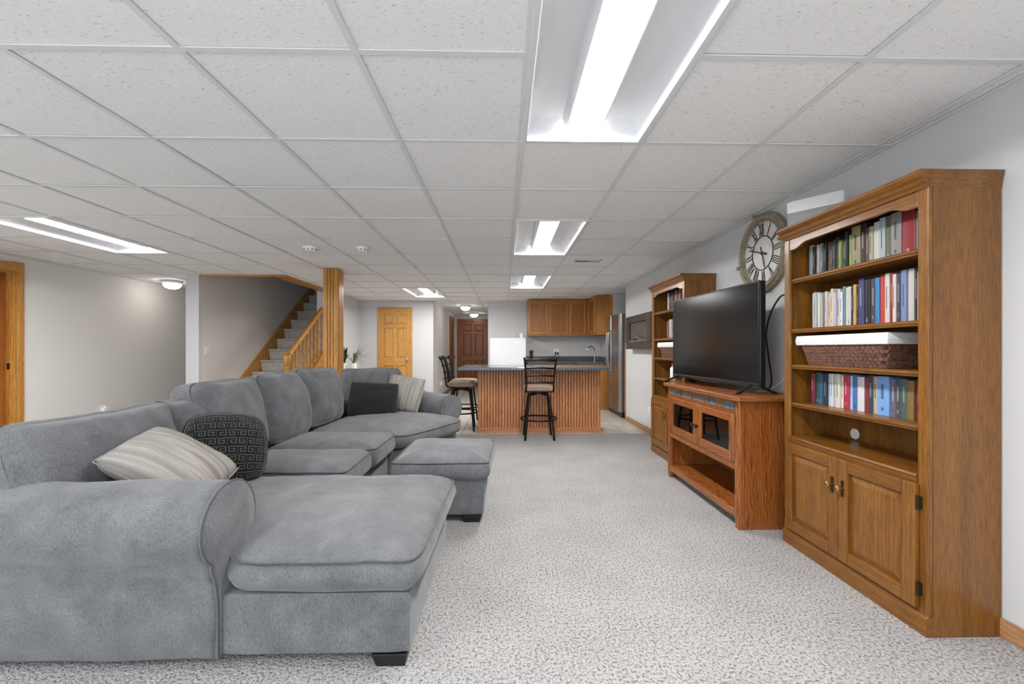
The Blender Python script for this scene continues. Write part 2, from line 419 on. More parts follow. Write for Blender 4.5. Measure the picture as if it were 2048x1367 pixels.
# baseboards
bb = wood('trim', 'Y')
def board(name, x0, x1, y0, y1): struct(name, MB().box(x0, x1, y0, y1, 0, 0.078), bb, bevel=0.004)
board('baseboard_right', 1.988, 2.0, -1.78, 6.64)
board('baseboard_niche', 2.0, 2.69, 6.64, 6.652)
board('baseboard_left', LX, LX+0.012, 4.80, 10.0)
board('baseboard_hall', -1.5, -1.488, KY+0.15, 11.3)
board('baseboard_far', -3.06, -2.70, KY+0.008, KY+0.02)
board('baseboard_stair', -4.25, -4.238, 5.80, 6.15)
struct('trim_3', B(1.985, 2.02, 6.632, 6.652, 0.078, 1.15), bb, 'thin wooden corner strip at the end of the right wall')

# ------------------------------------------------------------------ ceiling lights
def troffer(c, r, label):
    t = thing('ceiling_light', label, 'light', (gx(c)+G/2, gy(r)+G, CH), 0, 'recessed ceiling lights')
    W, D, Hh = G-0.03, 2*G-0.03, 0.09
    fr = MB()
    a, b = W/2, D/2
    fr.box(-a-.012, -a+.012, -b-.012, b+.012, -0.012, 0.0).box(a-.012, a+.012, -b-.012, b+.012, -0.012, 0.0)
    fr.box(-a+.012, a-.012, -b-.012, -b+.012, -0.012, 0.0).box(-a+.012, a-.012, b-.012, b+.012, -0.012, 0.0)
    obj('frame', fr, M_GRID, t, bevel=0.002)
    for sgn in (-1, 1):      # concave reflector wings
        rings = []
        for k in range(13):
            q = (k/12)**2.2; x = sgn*(a-.010-q*(a-0.095)); z = Hh*(1-(1-q)**9)
            rings.append([(x, -b, z), (x, b, z), (x, b, z+.004), (x, -b, z+.004)])
        obj('reflector', MB().loops(rings), M_PAN, t, smooth='auto')
        rings = []
        for k in range(9):       # curved end plates
            q = k/8; y = sgn*(b-q*0.07); z = Hh*math.sin(q*PI/2)**0.8
            rings.append([(-a, y, z), (a, y, z), (a, y, z+.004), (-a, y, z+.004)])
        obj('end_plate', MB().loops(rings), M_PAN, t, smooth='auto')
    obj('housing', MB().box(-a, a, -b, b, Hh+.012, Hh+.022), M_PAN, t)
    yb = b-.045
    for sg in (-1, 1): obj('basket_side', MB().loops([[(sg*p[0], y, p[1]) for p in ((.105, .094), (.101, .066), (.092, .042), (.083, .034), (.080, .036), (.088, .048), (.096, .068), (.099, .094))] for y in (-yb, yb)]), M_PAN, t, smooth='auto')
    obj('diffuser', MB().loops([[(x, y, z) for x, z in ((-.086, .045), (-.05, .041), (0, .039), (.05, .041), (.086, .045), (.086, .050), (-.086, .050))] for y in (-yb, yb)]), M_EMIT, t, smooth='auto')
for (c, r), lb in zip(LIGHTS, ['largest recessed ceiling light, nearest and above the carpet', 'middle recessed ceiling light in the row ahead, beside the ceiling vent',
                               'recessed ceiling light nearest the kitchen cabinets', 'long recessed ceiling light over the left side of the room',
                               'small recessed ceiling light in front of the golden oak door', 'added recessed ceiling light directly behind the viewer, unseen, for brightness', 'added recessed ceiling light over the left wall, out of view, for brightness', 'added recessed ceiling light in the rear left corner, unseen, for brightness', 'added recessed ceiling light behind the sofa end, unseen, for brightness']): troffer(c, r, lb)
def dome(x, y, label):
    t = thing('dome_light', label, 'light', (x, y, CH-0.009), 0, 'dome ceiling lights')
    obj('base', MB().lathe([(0.0, 0.0), (0.125, 0.0), (0.125, -0.03), (0.11, -0.04), (0.0, -0.04)], n=24), M_WHITE, t, smooth='auto')
    obj('dome', MB().lathe([(0.0, -0.041), (0.112, -0.041), (0.11, -0.06), (0.09, -0.09), (0.05, -0.108), (0.001, -0.114)], n=24), M_DOME, t, smooth='auto')
dome(-0.90, 9.7, 'round lit dome light at the hall entrance, nearer of two'); dome(-0.84, 11.7, 'round lit dome light deep in the hall, near the dark door')
dome(-5.06, 6.35, 'round lit dome light beside the white column on the left')
def detector(x, y, r, label):
    t = thing('smoke_detector', label, 'detector', (x, y, CH-.001), 0, 'ceiling detectors')
    obj('base', MB().lathe([(0, 0), (r, 0), (r, -0.018), (0, -0.018)], n=24), M_WHITE, t, smooth='auto')
    obj('cover', MB().lathe([(r*.86, -0.018), (r*.8, -0.042), (r*.5, -0.05), (0.001, -0.05)], n=24), M_WHITE, t, smooth='auto')
    for k in range(10):
        o = obj('vent_slot', B(-.006, .006, r*.80, r*.85, -.036, -.026), M_BLACK, t); o.rotation_euler = (0, 0, 2*PI*k/10)
detector(-1.97, 4.22, 0.078, 'white smoke detector with dark slots left of the oak post')
detector(-1.44, 4.22, 0.066, 'plain round white detector between oak post and ceiling lights')
def vent(x, y, w, d, n, label):
    t = thing('ceiling_vent', label, 'vent', (x, y, CH-0.001), 0, 'ceiling vents')
    obj('frame', MB().box(-w/2, w/2, -d/2, -d/2+.015, -.008, 0).box(-w/2, w/2, d/2-.015, d/2, -.008, 0).box(-w/2, -w/2+.015, -d/2, d/2, -.008, 0).box(w/2-.015, w/2, -d/2, d/2, -.008, 0), M_GRID, t)
    obj('backing', B(-w/2+.015, w/2-.015, -d/2+.015, d/2-.015, -.002, 0), M_SHADOWGAP, t)
    for k in range(n):
        xx = -w/2+.02+(w-.04)*(k+.5)/n; obj('slat', MB().prism([(xx-.006, -.007), (xx-.004, -.007), (xx+(.004 if k < n/2 else .012), -.002), (xx+.002, -.002)], 'Y', -d/2+.015, d/2-.015), M_GRID, t)
vent(0.995, 4.80, 0.31, 0.12, 12, 'narrow two-tone ceiling vent right of the middle light')
vent(1.16, 8.1, 0.36, 0.14, 12, 'ceiling vent just in front of the upper kitchen cabinets')

# ------------------------------------------------------------------ oak post
t = thing('oak_post', 'square golden oak post with fluted boards behind the sofa', 'post', (-2.225, 5.40, 0))
pz = wood('pillar', 'Z')
obj('core', B(-.07, .07, -.07, .07, 0, CH-.001), pz, t)
for i, rz in enumerate((0, PI/2, PI, -PI/2)):
    o = obj('board', MB().box(-.088, .088, -.088, -.0705, 0, CH-.012), pz, t, bevel=0.006); o.rotation_euler = (0, 0, rz)
    for k in (-.057, -.019, .019, .057):
        obj('flute', MB().prism([(k-.0155, -.088), (k-.0155, -.097), (k-.011, -.101), (k+.011, -.101), (k+.0155, -.097), (k+.0155, -.088)], 'Z', 0.0, CH-.012), pz, o)
    c = obj('corner_bead', MB().lathe([(0.016, 0), (0.016, CH-.012)], (-.082, -.082, 0), 10), pz, t, smooth='auto'); c.rotation_euler = (0, 0, rz)

# ------------------------------------------------------------------ doors
def sixpanel(parent, w, h, kind, knob_side=1, thick=0.035):
    """door slab in local XZ plane, front facing -Y, lower left at origin"""
    wz, wx = wood(kind, 'Z'), wood(kind, 'X')
    st = 0.11*w/0.76; mid = 0.10*w/0.76
    rails = [(0, 0.22), (0.80, 0.97), (1.62*h/2.03, 1.72*h/2.03), (h-0.11, h)]
    for (a, b) in ((0, st), (w-st, w)): obj('stile', B(a, b, 0, thick, 0, h), wz, parent, bevel=0.003)
    for (a, b) in rails: obj('rail', B(st, w-st, 0, thick, a, b), wx, parent, bevel=0.003)
    for i in range(3):
        z0, z1 = rails[i][1], rails[i+1][0]
        obj('mullion', B(w/2-mid/2, w/2+mid/2, 0, thick, z0, z1), wz, parent, bevel=0.003)
        for (a, b) in ((st, w/2-mid/2), (w/2+mid/2, w-st)):
            g = 0.03
            mb = MB().loops([[(a, .0165, z0), (b, .0165, z0), (b, .0165, z1), (a, .0165, z1)], [(a+g, .006, z0+g), (b-g, .006, z0+g), (b-g, .006, z1-g), (a+g, .006, z1-g)]])
            mb.box(a, b, .0167, thick-.002, z0, z1)
            obj('panel', mb, wz, parent)
    kx = w-0.06 if knob_side > 0 else 0.06
    k = obj('knob', MB().lathe([(0.0, 0), (.032, 0), (.032, -.006), (.012, -.012), (.012, -.03), (.027, -.045), (.027, -.06), (.012, -.068), (.001, -.068)], (kx, 0, 0.93), 16, 'Y'), M_CHROME, parent, smooth='auto')
def casing(name, w, h, kind, loc, rz, cw=0.06, proud=0.026, label=None):
    wz, wx = wood(kind, 'Z'), wood(kind, 'X')
    r = obj(name, MB().box(-cw, 0, -proud, 0, 0, h+cw), wz, None, bevel=0.004, kind='structure', label=label); r.location = loc; r.rotation_euler = (0, 0, rz)
    obj('casing', B(w, w+cw, -proud, 0, 0, h+cw), wz, r, bevel=0.004); obj('casing', B(0, w, -proud, 0, h, h+cw), wx, r, bevel=0.004)
    return r
r = casing('door_1', 0.66, 2.02, 'golden', (-2.64, KY+.019, 0), 0, 0.035, label='golden oak six panel door with dark knob in the far wall')
d = bpy.data.objects.new('door_leaf', None); COL.objects.link(d); d.parent = r; d.location = (0, -.020, .01); d['kind'] = 'structure'
sixpanel(d, 0.66, 2.01, 'golden')
r = casing('door_2', 0.86, 2.03, 'dark_door', (-1.36, 12.599, 0), 0, 0.06, label='dark stained six panel door at the end of the hall')
d = bpy.data.objects.new('door_leaf', None); COL.objects.link(d); d.parent = r; d.location = (0, -.020, .01)
sixpanel(d, 0.86, 2.02, 'dark_door')
r = casing('door_3', 0.70, 2.03, 'dark_door', (-1.499, 11.45, 0), PI/2, 0.07, 0.026, label='dark wood door frame on the left wall of the hall')
d = bpy.data.objects.new('door_leaf', None); COL.objects.link(d); d.parent = r; d.location = (0, -.020, .01)
sixpanel(d, 0.70, 2.02, 'dark_door')
# left door: jamb, wide casing and a leaf standing in the wall
r = obj('door_4', MB().box(LX-.12, LX, 4.685, 4.71, 0, 2.04).box(LX-.12, LX, 3.89, 3.915, 0, 2.04).box(LX-.12, LX, 3.915, 4.685, 2.015, 2.04), wood('pillar', 'Z'), kind='structure', label='dark wooden door in an oak frame at the left edge')
for q, (a, b, e) in enumerate(((4.695, 4.715, .016), (4.715, 4.755, .024), (4.755, 4.795, .018))):
    obj('casing', B(LX, LX+e, a, b, 0, 2.14), wood('pillar', 'Z'), r, bevel=.004)
obj('casing', B(LX, LX+.022, 3.81, 3.905, 0, 2.13), wood('pillar', 'Z'), r, bevel=.004); obj('casing', B(LX, LX+.021, 3.905, 4.715, 2.03, 2.13), wood('pillar', 'Y'), r, bevel=.004)
d = bpy.data.objects.new('door_leaf', None); COL.objects.link(d); d.parent = r; d.location = (LX-.06, 3.916, .01); d.rotation_euler = (0, 0, PI/2)
sixpanel(d, 0.768, 2.0, 'dark_door', -1)
obj('strike_plate', B(LX-.05, LX-.02, 4.682, 4.6855, 0.93, 1.0), M_BRONZE, r)

# ------------------------------------------------------------------ staircase
t = thing('staircase', 'carpeted staircase with oak skirt board and turned balusters', 'staircase', (0, 0, 0))
RH, RUN, SY = 0.194, 0.252, 6.20
for k in range(13):
    y = SY+RUN*k; z = RH*k
    mb = MB().prism([(y+RUN+.03, z), (y+RUN+.03, z+RH), (y-.022, z+RH), (y-.026, z+RH-.012), (y-.022, z+RH-.028), (y, z+RH-.04), (y+.012, z)], 'X', -4.222, -3.262 if y < 7.0 else -3.302)
    obj('step', mb, M_STEPCARPET, t, bevel=.008)
sl = RH/RUN
def zl(y, off): return (y-SY)*sl+off
sk = MB().prism([(SY-.12, 0), (9.4, zl(9.4, -.05)), (9.4, zl(9.4, .34)), (SY-.12, zl(SY-.12, .34))], 'X', -4.2499, -4.2225)
obj('skirt_board', sk, wood('pillar', 'Y'), t, bevel=.004)
st = MB().prism([(SY-.05, 0), (7.30, zl(7.30, -.12)), (7.30, zl(7.30, .27)), (SY-.05, zl(SY-.05, .27))], 'X', -3.26, -3.18)
obj('stringer', st, wood('pillar', 'Y'), t, bevel=.004)
cap = MB().prism([(SY-.02, zl(SY-.02, .271)), (7.295, zl(7.295, .271)), (7.295, zl(7.295, .296)), (SY-.02, zl(SY-.02, .296))], 'X', -3.275, -3.155)
obj('stringer_cap', cap, wood('pillar', 'Y'), t, bevel=.004)
struct('wall_under_stairs', MB().prism([(SY+.15, 0), (7.299, 0), (7.299, zl(7.299, -.13)), (SY+.15, max(0.01, zl(SY+.15, -.13)))], 'X', -3.19, -3.07), M_WALL, 'white triangle of wall under the stair stringer')
nw = obj('newel_post', MB().box(-.045, .045, -.045, .045, 0, 0.55).lathe([(.044, .55), (.03, .57), (.038, .60), (.028, .64), (.036, .80), (.03, .86), (.044, .885), (.03, .90), (.05, .935), (.058, .98), (.056, 1.03), (.045, 1.07), (.03, 1.08), (.05, 1.09), (.05, 1.105), (.0, 1.115)], n=16), wood('pillar', 'Z'), t, smooth='auto'); nw.location = (-3.22, SY-.05, 0)
hy0, hz0, hy1, hz1 = SY-.03, 1.05, 7.36, 1.90
rail = []
n_ = Vector((0, -(hz1-hz0), hy1-hy0)).normalized()
for (y, z) in ((hy0, hz0), (hy1, hz1)):
    rail.append([Vector((-3.22+a, y, z))+n_*b for a, b in ((-.03, -.03), (.03, -.03), (.034, 0), (.03, .025), (.015, .036), (-.015, .036), (-.03, .025), (-.034, 0))])
obj('handrail', MB().loops(rail), wood('pillar', 'Y'), t, bevel=.006)
nb = 9
prof = [(.016, 0), (.016, .14), (.010, .15), (.019, .17), (.011, .19), (.015, .30), (.020, .38), (.015, .46), (.010, .56), (.018, .575), (.010, .59), (.016, .60), (.016, 1.0)]
for k in range(nb):
    y = SY+.08+k*.128; zb0 = zl(y, .296)-.01; zt0 = hz0+(y-hy0)*(hz1-hz0)/(hy1-hy0)-.03; hh = zt0-zb0
    o = obj('baluster', MB().lathe([(r_*1.25, z_*hh) for r_, z_ in prof], n=10), wood('pillar', 'Z'), t, smooth='auto'); o.location = (-3.22, y, zb0)
# ------------------------------------------------------------------ sectional sofa
def rounded(poly, rad, seg=6):
    out = []; n = len(poly)
    for i in range(n):
        p0, p, p1 = Vector(poly[i-1]), Vector(poly[i]), Vector(poly[(i+1) % n]); rr = rad[i] if isinstance(rad, (list, tuple)) else rad
        a = (p0-p); b = (p1-p); rr = min(rr, a.length*.45, b.length*.45); A = p+a.normalized()*rr; Bb = p+b.normalized()*rr
        for k in range(seg+1):
            q = k/seg; out.append(((1-q)**2)*A+2*q*(1-q)*p+q*q*Bb)
    return out
def resample(pts, step):
    out = []; n = len(pts)
    for i in range(n):
        a, b = pts[i], pts[(i+1) % n]; m = max(1, int((b-a).length/step))
        for k in range(m): out.append(a+(b-a)*k/m)
    return out
def wr(p, amp, sc, seed): return amp*noise.fractal(Vector(p)*sc+Vector((seed, seed*2, 0)), 1.0, 2.0, 3)
def slab(poly, rad, z0, z1, crown, edge=0.03, wrink=0.006, seed=1.0, step=0.03, bulge=0.012):
    """soft box cushion over a convex plan outline; returns mesh and seam line"""
    o = resample(rounded(poly, rad), step); n = len(o); c = sum(o, Vector((0, 0)))/n
    nor = []
    for i in range(n):
        tt = (o[(i+1) % n]-o[i-1]).normalized(); nn = Vector((tt.y, -tt.x))
        if nn.dot(o[i]-c) < 0: nn = -nn
        nor.append(nn)
    rings = []
    h = z1-z0
    def ring(off, z, s=1.0, cr=0.0):
        R = []
        for i in range(n):
            p = o[i]+nor[i]*off; q = c+(p-c)*s
            zz = z+wr((q.x, q.y, z), wrink, 5, seed)*(1 if cr >= 0 else 0)
            R.append((q.x, q.y, zz))
        return R
    rings.append(ring(-edge, z0, 0.5)); rings.append(ring(-edge, z0, 0.9)); rings.append(ring(-edge*.4, z0+.008)); rings.append(ring(bulge*.5, z0+h*.25)); rings.append(ring(bulge, z0+h*.5)); rings.append(ring(bulge*.6, z0+h*.8)); rings.append(ring(0, z1-.006))
    seam = ring(0.003, z1)
    rings.append(ring(-.006, z1))
    rings.append(ring(-edge*.7, z1+edge*.45))
    for s in (0.97, 0.93, .88, .8, .7, .58, .45, .32, .2, .1, .04):
        q = (1-s**2.4); rings.append(ring(-edge, z1+edge*.6+(crown-edge*.6)*min(1, q*1.15)**.75, s))
    return MB().loops(rings), seam
SOFA = thing('sectional_sofa', 'grey fabric sectional sofa with chaise, rolled arms and loose back cushions', 'sofa', (0, 0, 0))
def seat_cushion(name, poly, rad, z0, z1, crown, parent=SOFA, **k):
    mb, seam = slab(poly, rad, z0, z1, crown, **k)
    o = obj(name, mb, M_SOFA, parent, smooth=True)
    obj('piping', MB().tube(seam, .0042, 6, True), M_PIPING, o, smooth=True)
    return o
FY = 1.484   # near outer face
AX = -1.03   # arm front
def armprofile(y0, y1, yc, zc, r, zb):
    h = zc-zb; yn0, yn1 = y0-.012, yc+r*.18      # the neck is narrower than roll and foot
    pts = [(y1, zb), (y1, zb+h*.20), (y1-.004, zb+h*.36), (yn1+.012, zc-r*1.12)]
    for k in range(21):
        a = -PI*.27+k/20*(PI*1.54); pts.append((yc+r*math.cos(a), zc+r*1.02*math.sin(a)))
    pts += [(y0-.030, zc-r*.93), (y0-.020, zc-r*1.12), (y0-.010, zc-r*1.35), (y0-.003, zc-r*1.7), (y0, zb+h*.30), (y0, zb)]
    return pts
# near arm
prof = armprofile(FY, 1.62, 1.548, .508, .148, .045)
def armmesh(x0, x1, nseg, wob):
    rings = []
    for i in range(nseg+1):
        x = x0+(x1-x0)*i/nseg
        rings.append([(x, y+wr((x*.6, y, z), wob, 4, 3), z+wr((x*.7, y+4, z), wob, 5, 5)) for y, z in prof])
    return MB().loops(rings)
obj('arm', armmesh(-2.08, AX, 40, .006), M_SOFA, SOFA, smooth=True)
# arm end panel with piping
pan = [(y, z) for y, z in prof]
cy_, cz_ = 1.548, .40
ends = obj('arm_front_panel', MB().loops([[(AX-.002, y, z) for y, z in pan], [(AX+.010, y, z) for y, z in pan], [(AX+.018, cy_+(y-cy_)*.93, cz_+(z-cz_)*.97) for y, z in pan], [(AX+.024, cy_+(y-cy_)*.5, cz_+(z-cz_)*.6) for y, z in pan]]), M_SOFA, SOFA, smooth='auto')
obj('piping', MB().tube([(AX+.010, y, z) for y, z in pan], .0048, 6), M_PIPING, ends, smooth=True)
# bases
obj('chaise_base', MB().rbox(.69, .95, .228, .018, 10, mat=Matrix.Translation((-.680, 1.965, .159))), M_SOFA, SOFA, smooth='auto')
obj('arm_base', B(-2.08, -1.036, 1.63, 2.43, .045, .27), M_SOFA, SOFA, bevel=.01)
obj('middle_base', B(-2.08, -1.0, 2.445, 3.56, .045, .27), M_SOFA, SOFA, bevel=.015)
FARP = [(-2.08, 3.57), (-.99, 3.57), (-.88, 3.66), (-.53, 4.36), (-.62, 4.66), (-1.05, 5.06), (-2.08, 5.06)]
obj('far_base', MB().prism(FARP, 'Z', .045, .27), M_SOFA, SOFA, bevel=.015)
# seats
seat_cushion('seat_cushion', [(-.945, FY-.010), (-.335, FY-.010), (-.310, 1.55), (-.290, 2.43), (-1.75, 2.43), (-1.75, 1.66), (-1.0, 1.53)], [.05, .06, .04, .07, .02, .02, .03], .272, .388, .085, seed=2.1, wrink=.007, bulge=.018)
seat_cushion('seat_cushion', [(-.945, 2.45), (-.945, 2.955), (-1.72, 2.955), (-1.72, 2.45)], .05, .28, .42, .05, seed=4.4)
seat_cushion('seat_cushion', [(-.93, 2.972), (-.93, 3.53), (-1.72, 3.53), (-1.72, 2.972)], .05, .28, .425, .05, seed=7.1)
seat_cushion('seat_cushion', [(-.96, 3.545), (-.80, 3.62), (-.44, 4.34), (-.60, 4.60), (-1.0, 4.80), (-1.75, 4.80), (-1.75, 3.545)], [.06, .12, .08, .08, .05, .05, .02], .28, .40, .075, seed=9.3)
# back frame
obj('back_frame', MB().rbox(.20, 3.6, .66, .06, 12, mat=Matrix.Translation((-2.04, 3.28, .375))), M_SOFA, SOFA, smooth='auto')
obj('far_back_frame', MB().rbox(1.15, .18, .62, .06, 12, mat=Matrix.Translation((-1.52, 5.02, .355))), M_SOFA, SOFA, smooth='auto')
# far rolled arm, running diagonally
def far_arm():
    ax = Vector((.72, -.69, 0)).normalized(); side = Vector((ax.y, -ax.x, 0))  # side points to seat
    A = Vector((-1.12, 5.06, 0)); Lg = .74
    p2 = armprofile(-.07, .07, 0, .515, .15, .045)
    f = lambda s, u, z: tuple(A+ax*s-side*u+Vector((0, 0, z)))
    rings = [[f(s, u+wr((s, u, z), .006, 5, 8), z-.02*math.sin(s*3)+wr((s, u+3, z), .006, 5, 9)) for u, z in p2] for s in [Lg*i/20 for i in range(21)]]
    o = obj('arm', MB().loops(rings), M_SOFA, SOFA, smooth='auto')
    e = obj('arm_front_panel', MB().loops([[f(Lg-.002, u, z-.018) for u, z in p2], [f(Lg+.01, u, z-.018) for u, z in p2], [f(Lg+.02, u*.9, .38+(z-.018-.38)*.95) for u, z in p2]]), M_SOFA, SOFA, smooth='auto')
    obj('piping', MB().tube([f(Lg+.01, u, z-.018) for u, z in p2], .0048, 6), M_PIPING, e, smooth=True)
far_arm()
# loose back cushions: local x = width, y = thickness (front -y), z = height
def back_cushion(loc, rz, tilt, w_, t_, h_, seed, sag=0.0, wrk=.021):
    def fn(x, y, z, u, v, ww):
        e = (1-abs(u)**3)*(1-abs(ww)**3)
        y2 = y*(0.55+0.45*e+.1)+(-.03*e if v < 0 else .02*e)
        pinch = .035*(abs(u)**4)*(abs(ww)**4)
        x2 = x*(1-.02*abs(ww)**2-pinch*.4); z2 = z*(1-.02*abs(u)**2)-sag*(1+ww)*.5*(1-.4*u*u)
        d = Vector((x2, y2, z2)); k = noise.fractal(Vector((x*4+seed, y*4, z*3)), 1.0, 2.0, 3)*wrk
        fold = .006*math.sin(x*28+3*math.sin(z*9+seed))*max(0, ww)**2
        return (x2+k*.4, y2+k+fold, z2+k*.7)
    m = Matrix.Translation(loc) @ Matrix.Rotation(rz, 4, 'Z') @ Matrix.Rotation(tilt, 4, 'X')
    o = obj('back_cushion', MB().rbox(w_, t_, h_, min(t_*.3, .06), 26, fn, m), M_SOFA, SOFA, smooth=True)
    ln = []
    for (a, b) in [(-1, -1+2*k/14) for k in range(15)]+[(-1+2*k/18, 1) for k in range(1, 19)]+[(1, 1-2*k/14) for k in range(1, 15)]:
        x, z = a*(w_/2-.004), b*(h_/2-.004)
        if abs(a) > .9 and abs(b) > .9: x *= .965; z *= .965
        ln.append(m @ Vector(fn(x, -t_*.30, z, a, -.6, b)))
    obj('piping', MB().tube(ln, .004, 6), M_PIPING, o, smooth=True)
RZ = PI/2  # front (-y) faces +X
back_cushion((-1.84, 1.885, .675), RZ, -.34, .76, .27, .42, 1.3, .02)
back_cushion((-1.86, 2.37, .675), RZ+.05, -.28, .36, .24, .44, 11.3, .03)
back_cushion((-1.80, 2.69, .690), RZ-.02, -.24, .60, .24, .53, 2.9)
back_cushion((-1.78, 3.29, .695), RZ-.02, -.24, .59, .24, .54, 5.2)
back_cushion((-1.78, 3.93, .705), RZ-.10, -.22, .66, .24, .54, 6.8)
back_cushion((-1.56, 4.86, .672), .0, -.16, .70, .22, .52, 8.4)
def foot(x, y, parent, h=.046):
    a, b = .07, .052
    obj('foot', MB().loops([[(x-b, y-b, 0), (x+b, y-b, 0), (x+b, y+b, 0), (x-b, y+b, 0)], [(x-a, y-a*.8, h), (x+a*.85, y-a*.8, h), (x+a*.85, y+a*.8, h), (x-a, y+a*.8, h)]]), M_FOOT, parent, bevel=.003)
for x, y in ((-.41, 1.545), (-.41, 2.32), (-2.0, 1.56), (-2.0, 4.9), (-1.1, 3.0), (-.75, 4.4), (-1.1, 3.4)): foot(x, y, SOFA)
# ottoman
t = thing('ottoman', 'grey fabric ottoman with piped top in front of the sofa', 'ottoman', (0, 0, 0))
def taper(x, y, z, u, v, ww): return (x*(1+.03*ww), y*(1+.02*ww), z)
obj('base', MB().rbox(.585, .60, .25, .02, 10, taper, Matrix.Translation((-.415, 3.02, .17))), M_SOFA, t, smooth='auto')
seat_cushion('top_cushion', [(-.735, 2.685), (-.10, 2.685), (-.075, 3.36), (-.735, 3.36)], .05, .285, .405, .055, parent=t, seed=3.7, wrink=.005)
for x in (-.64, -.21):
    for y in (2.78, 3.25): foot(x, y, t)

# ------------------------------------------------------------------ throw pillows
def pillow(name, label, loc, ux, vz, w_, h_, t_, mat, key=False, seed=1.0, n=22, rd=0.07):
    def sh(u, v, s):
        r2 = max(0, (1-u*u))*max(0, (1-v*v))
        th = t_/2*r2**.42
        x = u*w_/2*(1-.05*(1-v*v)*abs(u)-rd*v*v*u*u); z = v*h_/2*(1-.05*(1-u*u)*abs(v)-rd*v*v*u*u)
        y = s*th+noise.fractal(Vector((u*1.7+seed, v*1.7, s)), 1, 2, 3)*.010*r2**.3
        return Vector((x, y, z))
    mb = MB()
    for s in (-1, 1):
        vs = [sh(-1+2*i/n, -1+2*j/n, s) for i in range(n+1) for j in range(n+1)]
        fs = []
        for i in range(n):
            for j in range(n):
                a = i*(n+1)+j; fs.append((a, a+1, a+n+2, a+n+1) if s > 0 else (a, a+n+1, a+n+2, a+1))
        mb.add(vs, fs)
    o = obj(name, mb, mat, None, smooth=True); tag(o, label, 'pillow', 'throw pillows')
    a_ = Vector(ux).normalized(); c_ = Vector(vz); c_ = (c_-a_*c_.dot(a_)).normalized(); b_ = c_.cross(a_)
    o.matrix_world = Matrix(((a_.x, b_.x, c_.x, loc[0]), (a_.y, b_.y, c_.y, loc[1]), (a_.z, b_.z, c_.z, loc[2]), (0, 0, 0, 1)))
    bm = bmesh.new(); bm.from_mesh(o.data); bmesh.ops.remove_doubles(bm, verts=bm.verts, dist=1e-4); bmesh.ops.recalc_face_normals(bm, faces=bm.faces); bm.to_mesh(o.data); bm.free()
    edge = [(-1+2*k/20, -1) for k in range(20)]+[(1, -1+2*k/20) for k in range(20)]+[(1-2*k/20, 1) for k in range(20)]+[(-1, 1-2*k/20) for k in range(20)]
    obj('piping', MB().tube([sh(a, b, 1) for a, b in edge], .004, 6, True), M_BLACKFAB if mat is M_BLACKFAB else mat, o, smooth=True)
    if key:
        kb = MB(); K = key
        path = [(0, 0), (0, .84), (.84, .84), (.84, .22), (.3, .22), (.3, .56), (.58, .56)]
        for i in range(K):
            for j in range(K):
                fl = (i+j) % 2
                q = [((1-a if fl else a), b) for a, b in path]
                for s in (-1,):
                    for (a, b) in zip(q, q[1:]):
                        wd = .055
                        d = Vector((b[0]-a[0], b[1]-a[1])); d.normalize(); pn = Vector((-d.y, d.x))*wd; A = Vector(a)-d*wd; Bq = Vector(b)+d*wd
                        cor = [A+pn, A-pn, Bq-pn, Bq+pn]
                        pts = []
                        for dd in (.0005, .003):
                            for cpt in cor:
                                u = -1+2*(i+.08+cpt.x)/K; v = -1+2*(j+.08+cpt.y)/K
                                u = max(-.985, min(.985, u)); v = max(-.985, min(.985, v))
                                p = sh(u, v, s); p.y += s*dd; pts.append(p)
                        kb.add(pts, [(0, 1, 2, 3), (4, 5, 6, 7), (0, 1, 5, 4), (1, 2, 6, 5), (2, 3, 7, 6), (3, 0, 4, 7)])
        obj('embroidery', kb, M_KEYFAB, o)
    return o
pillow('throw_pillow', 'cream and grey striped pillow leaning behind the near rolled arm', (-1.475, 1.86, .632), (-.10, .93, .20), (-.80, -.10, .54), .37, .44, .19, M_STRIPE, seed=3, rd=.07)
pillow('throw_pillow', 'black pillow with raised key pattern beside the near striped pillow', (-1.43, 2.14, .645), (.62, .66, -.14), (-.26, .44, .82), .40, .40, .17, M_BLACKFAB, key=9, seed=5, rd=.22)
pillow('throw_pillow', 'black woven pillow at the far corner of the sofa', (-1.40, 4.44, .615), (.96, .22, -.06), (.0, .55, .83), .52, .42, .16, M_BLACKFAB, key=16, seed=7)
pillow('throw_pillow', 'cream and grey striped pillow at the far arm of the sofa', (-1.13, 4.66, .655), (.95, -.10, -.16), (.10, .35, .93), .44, .42, .15, M_STRIPE, seed=9)
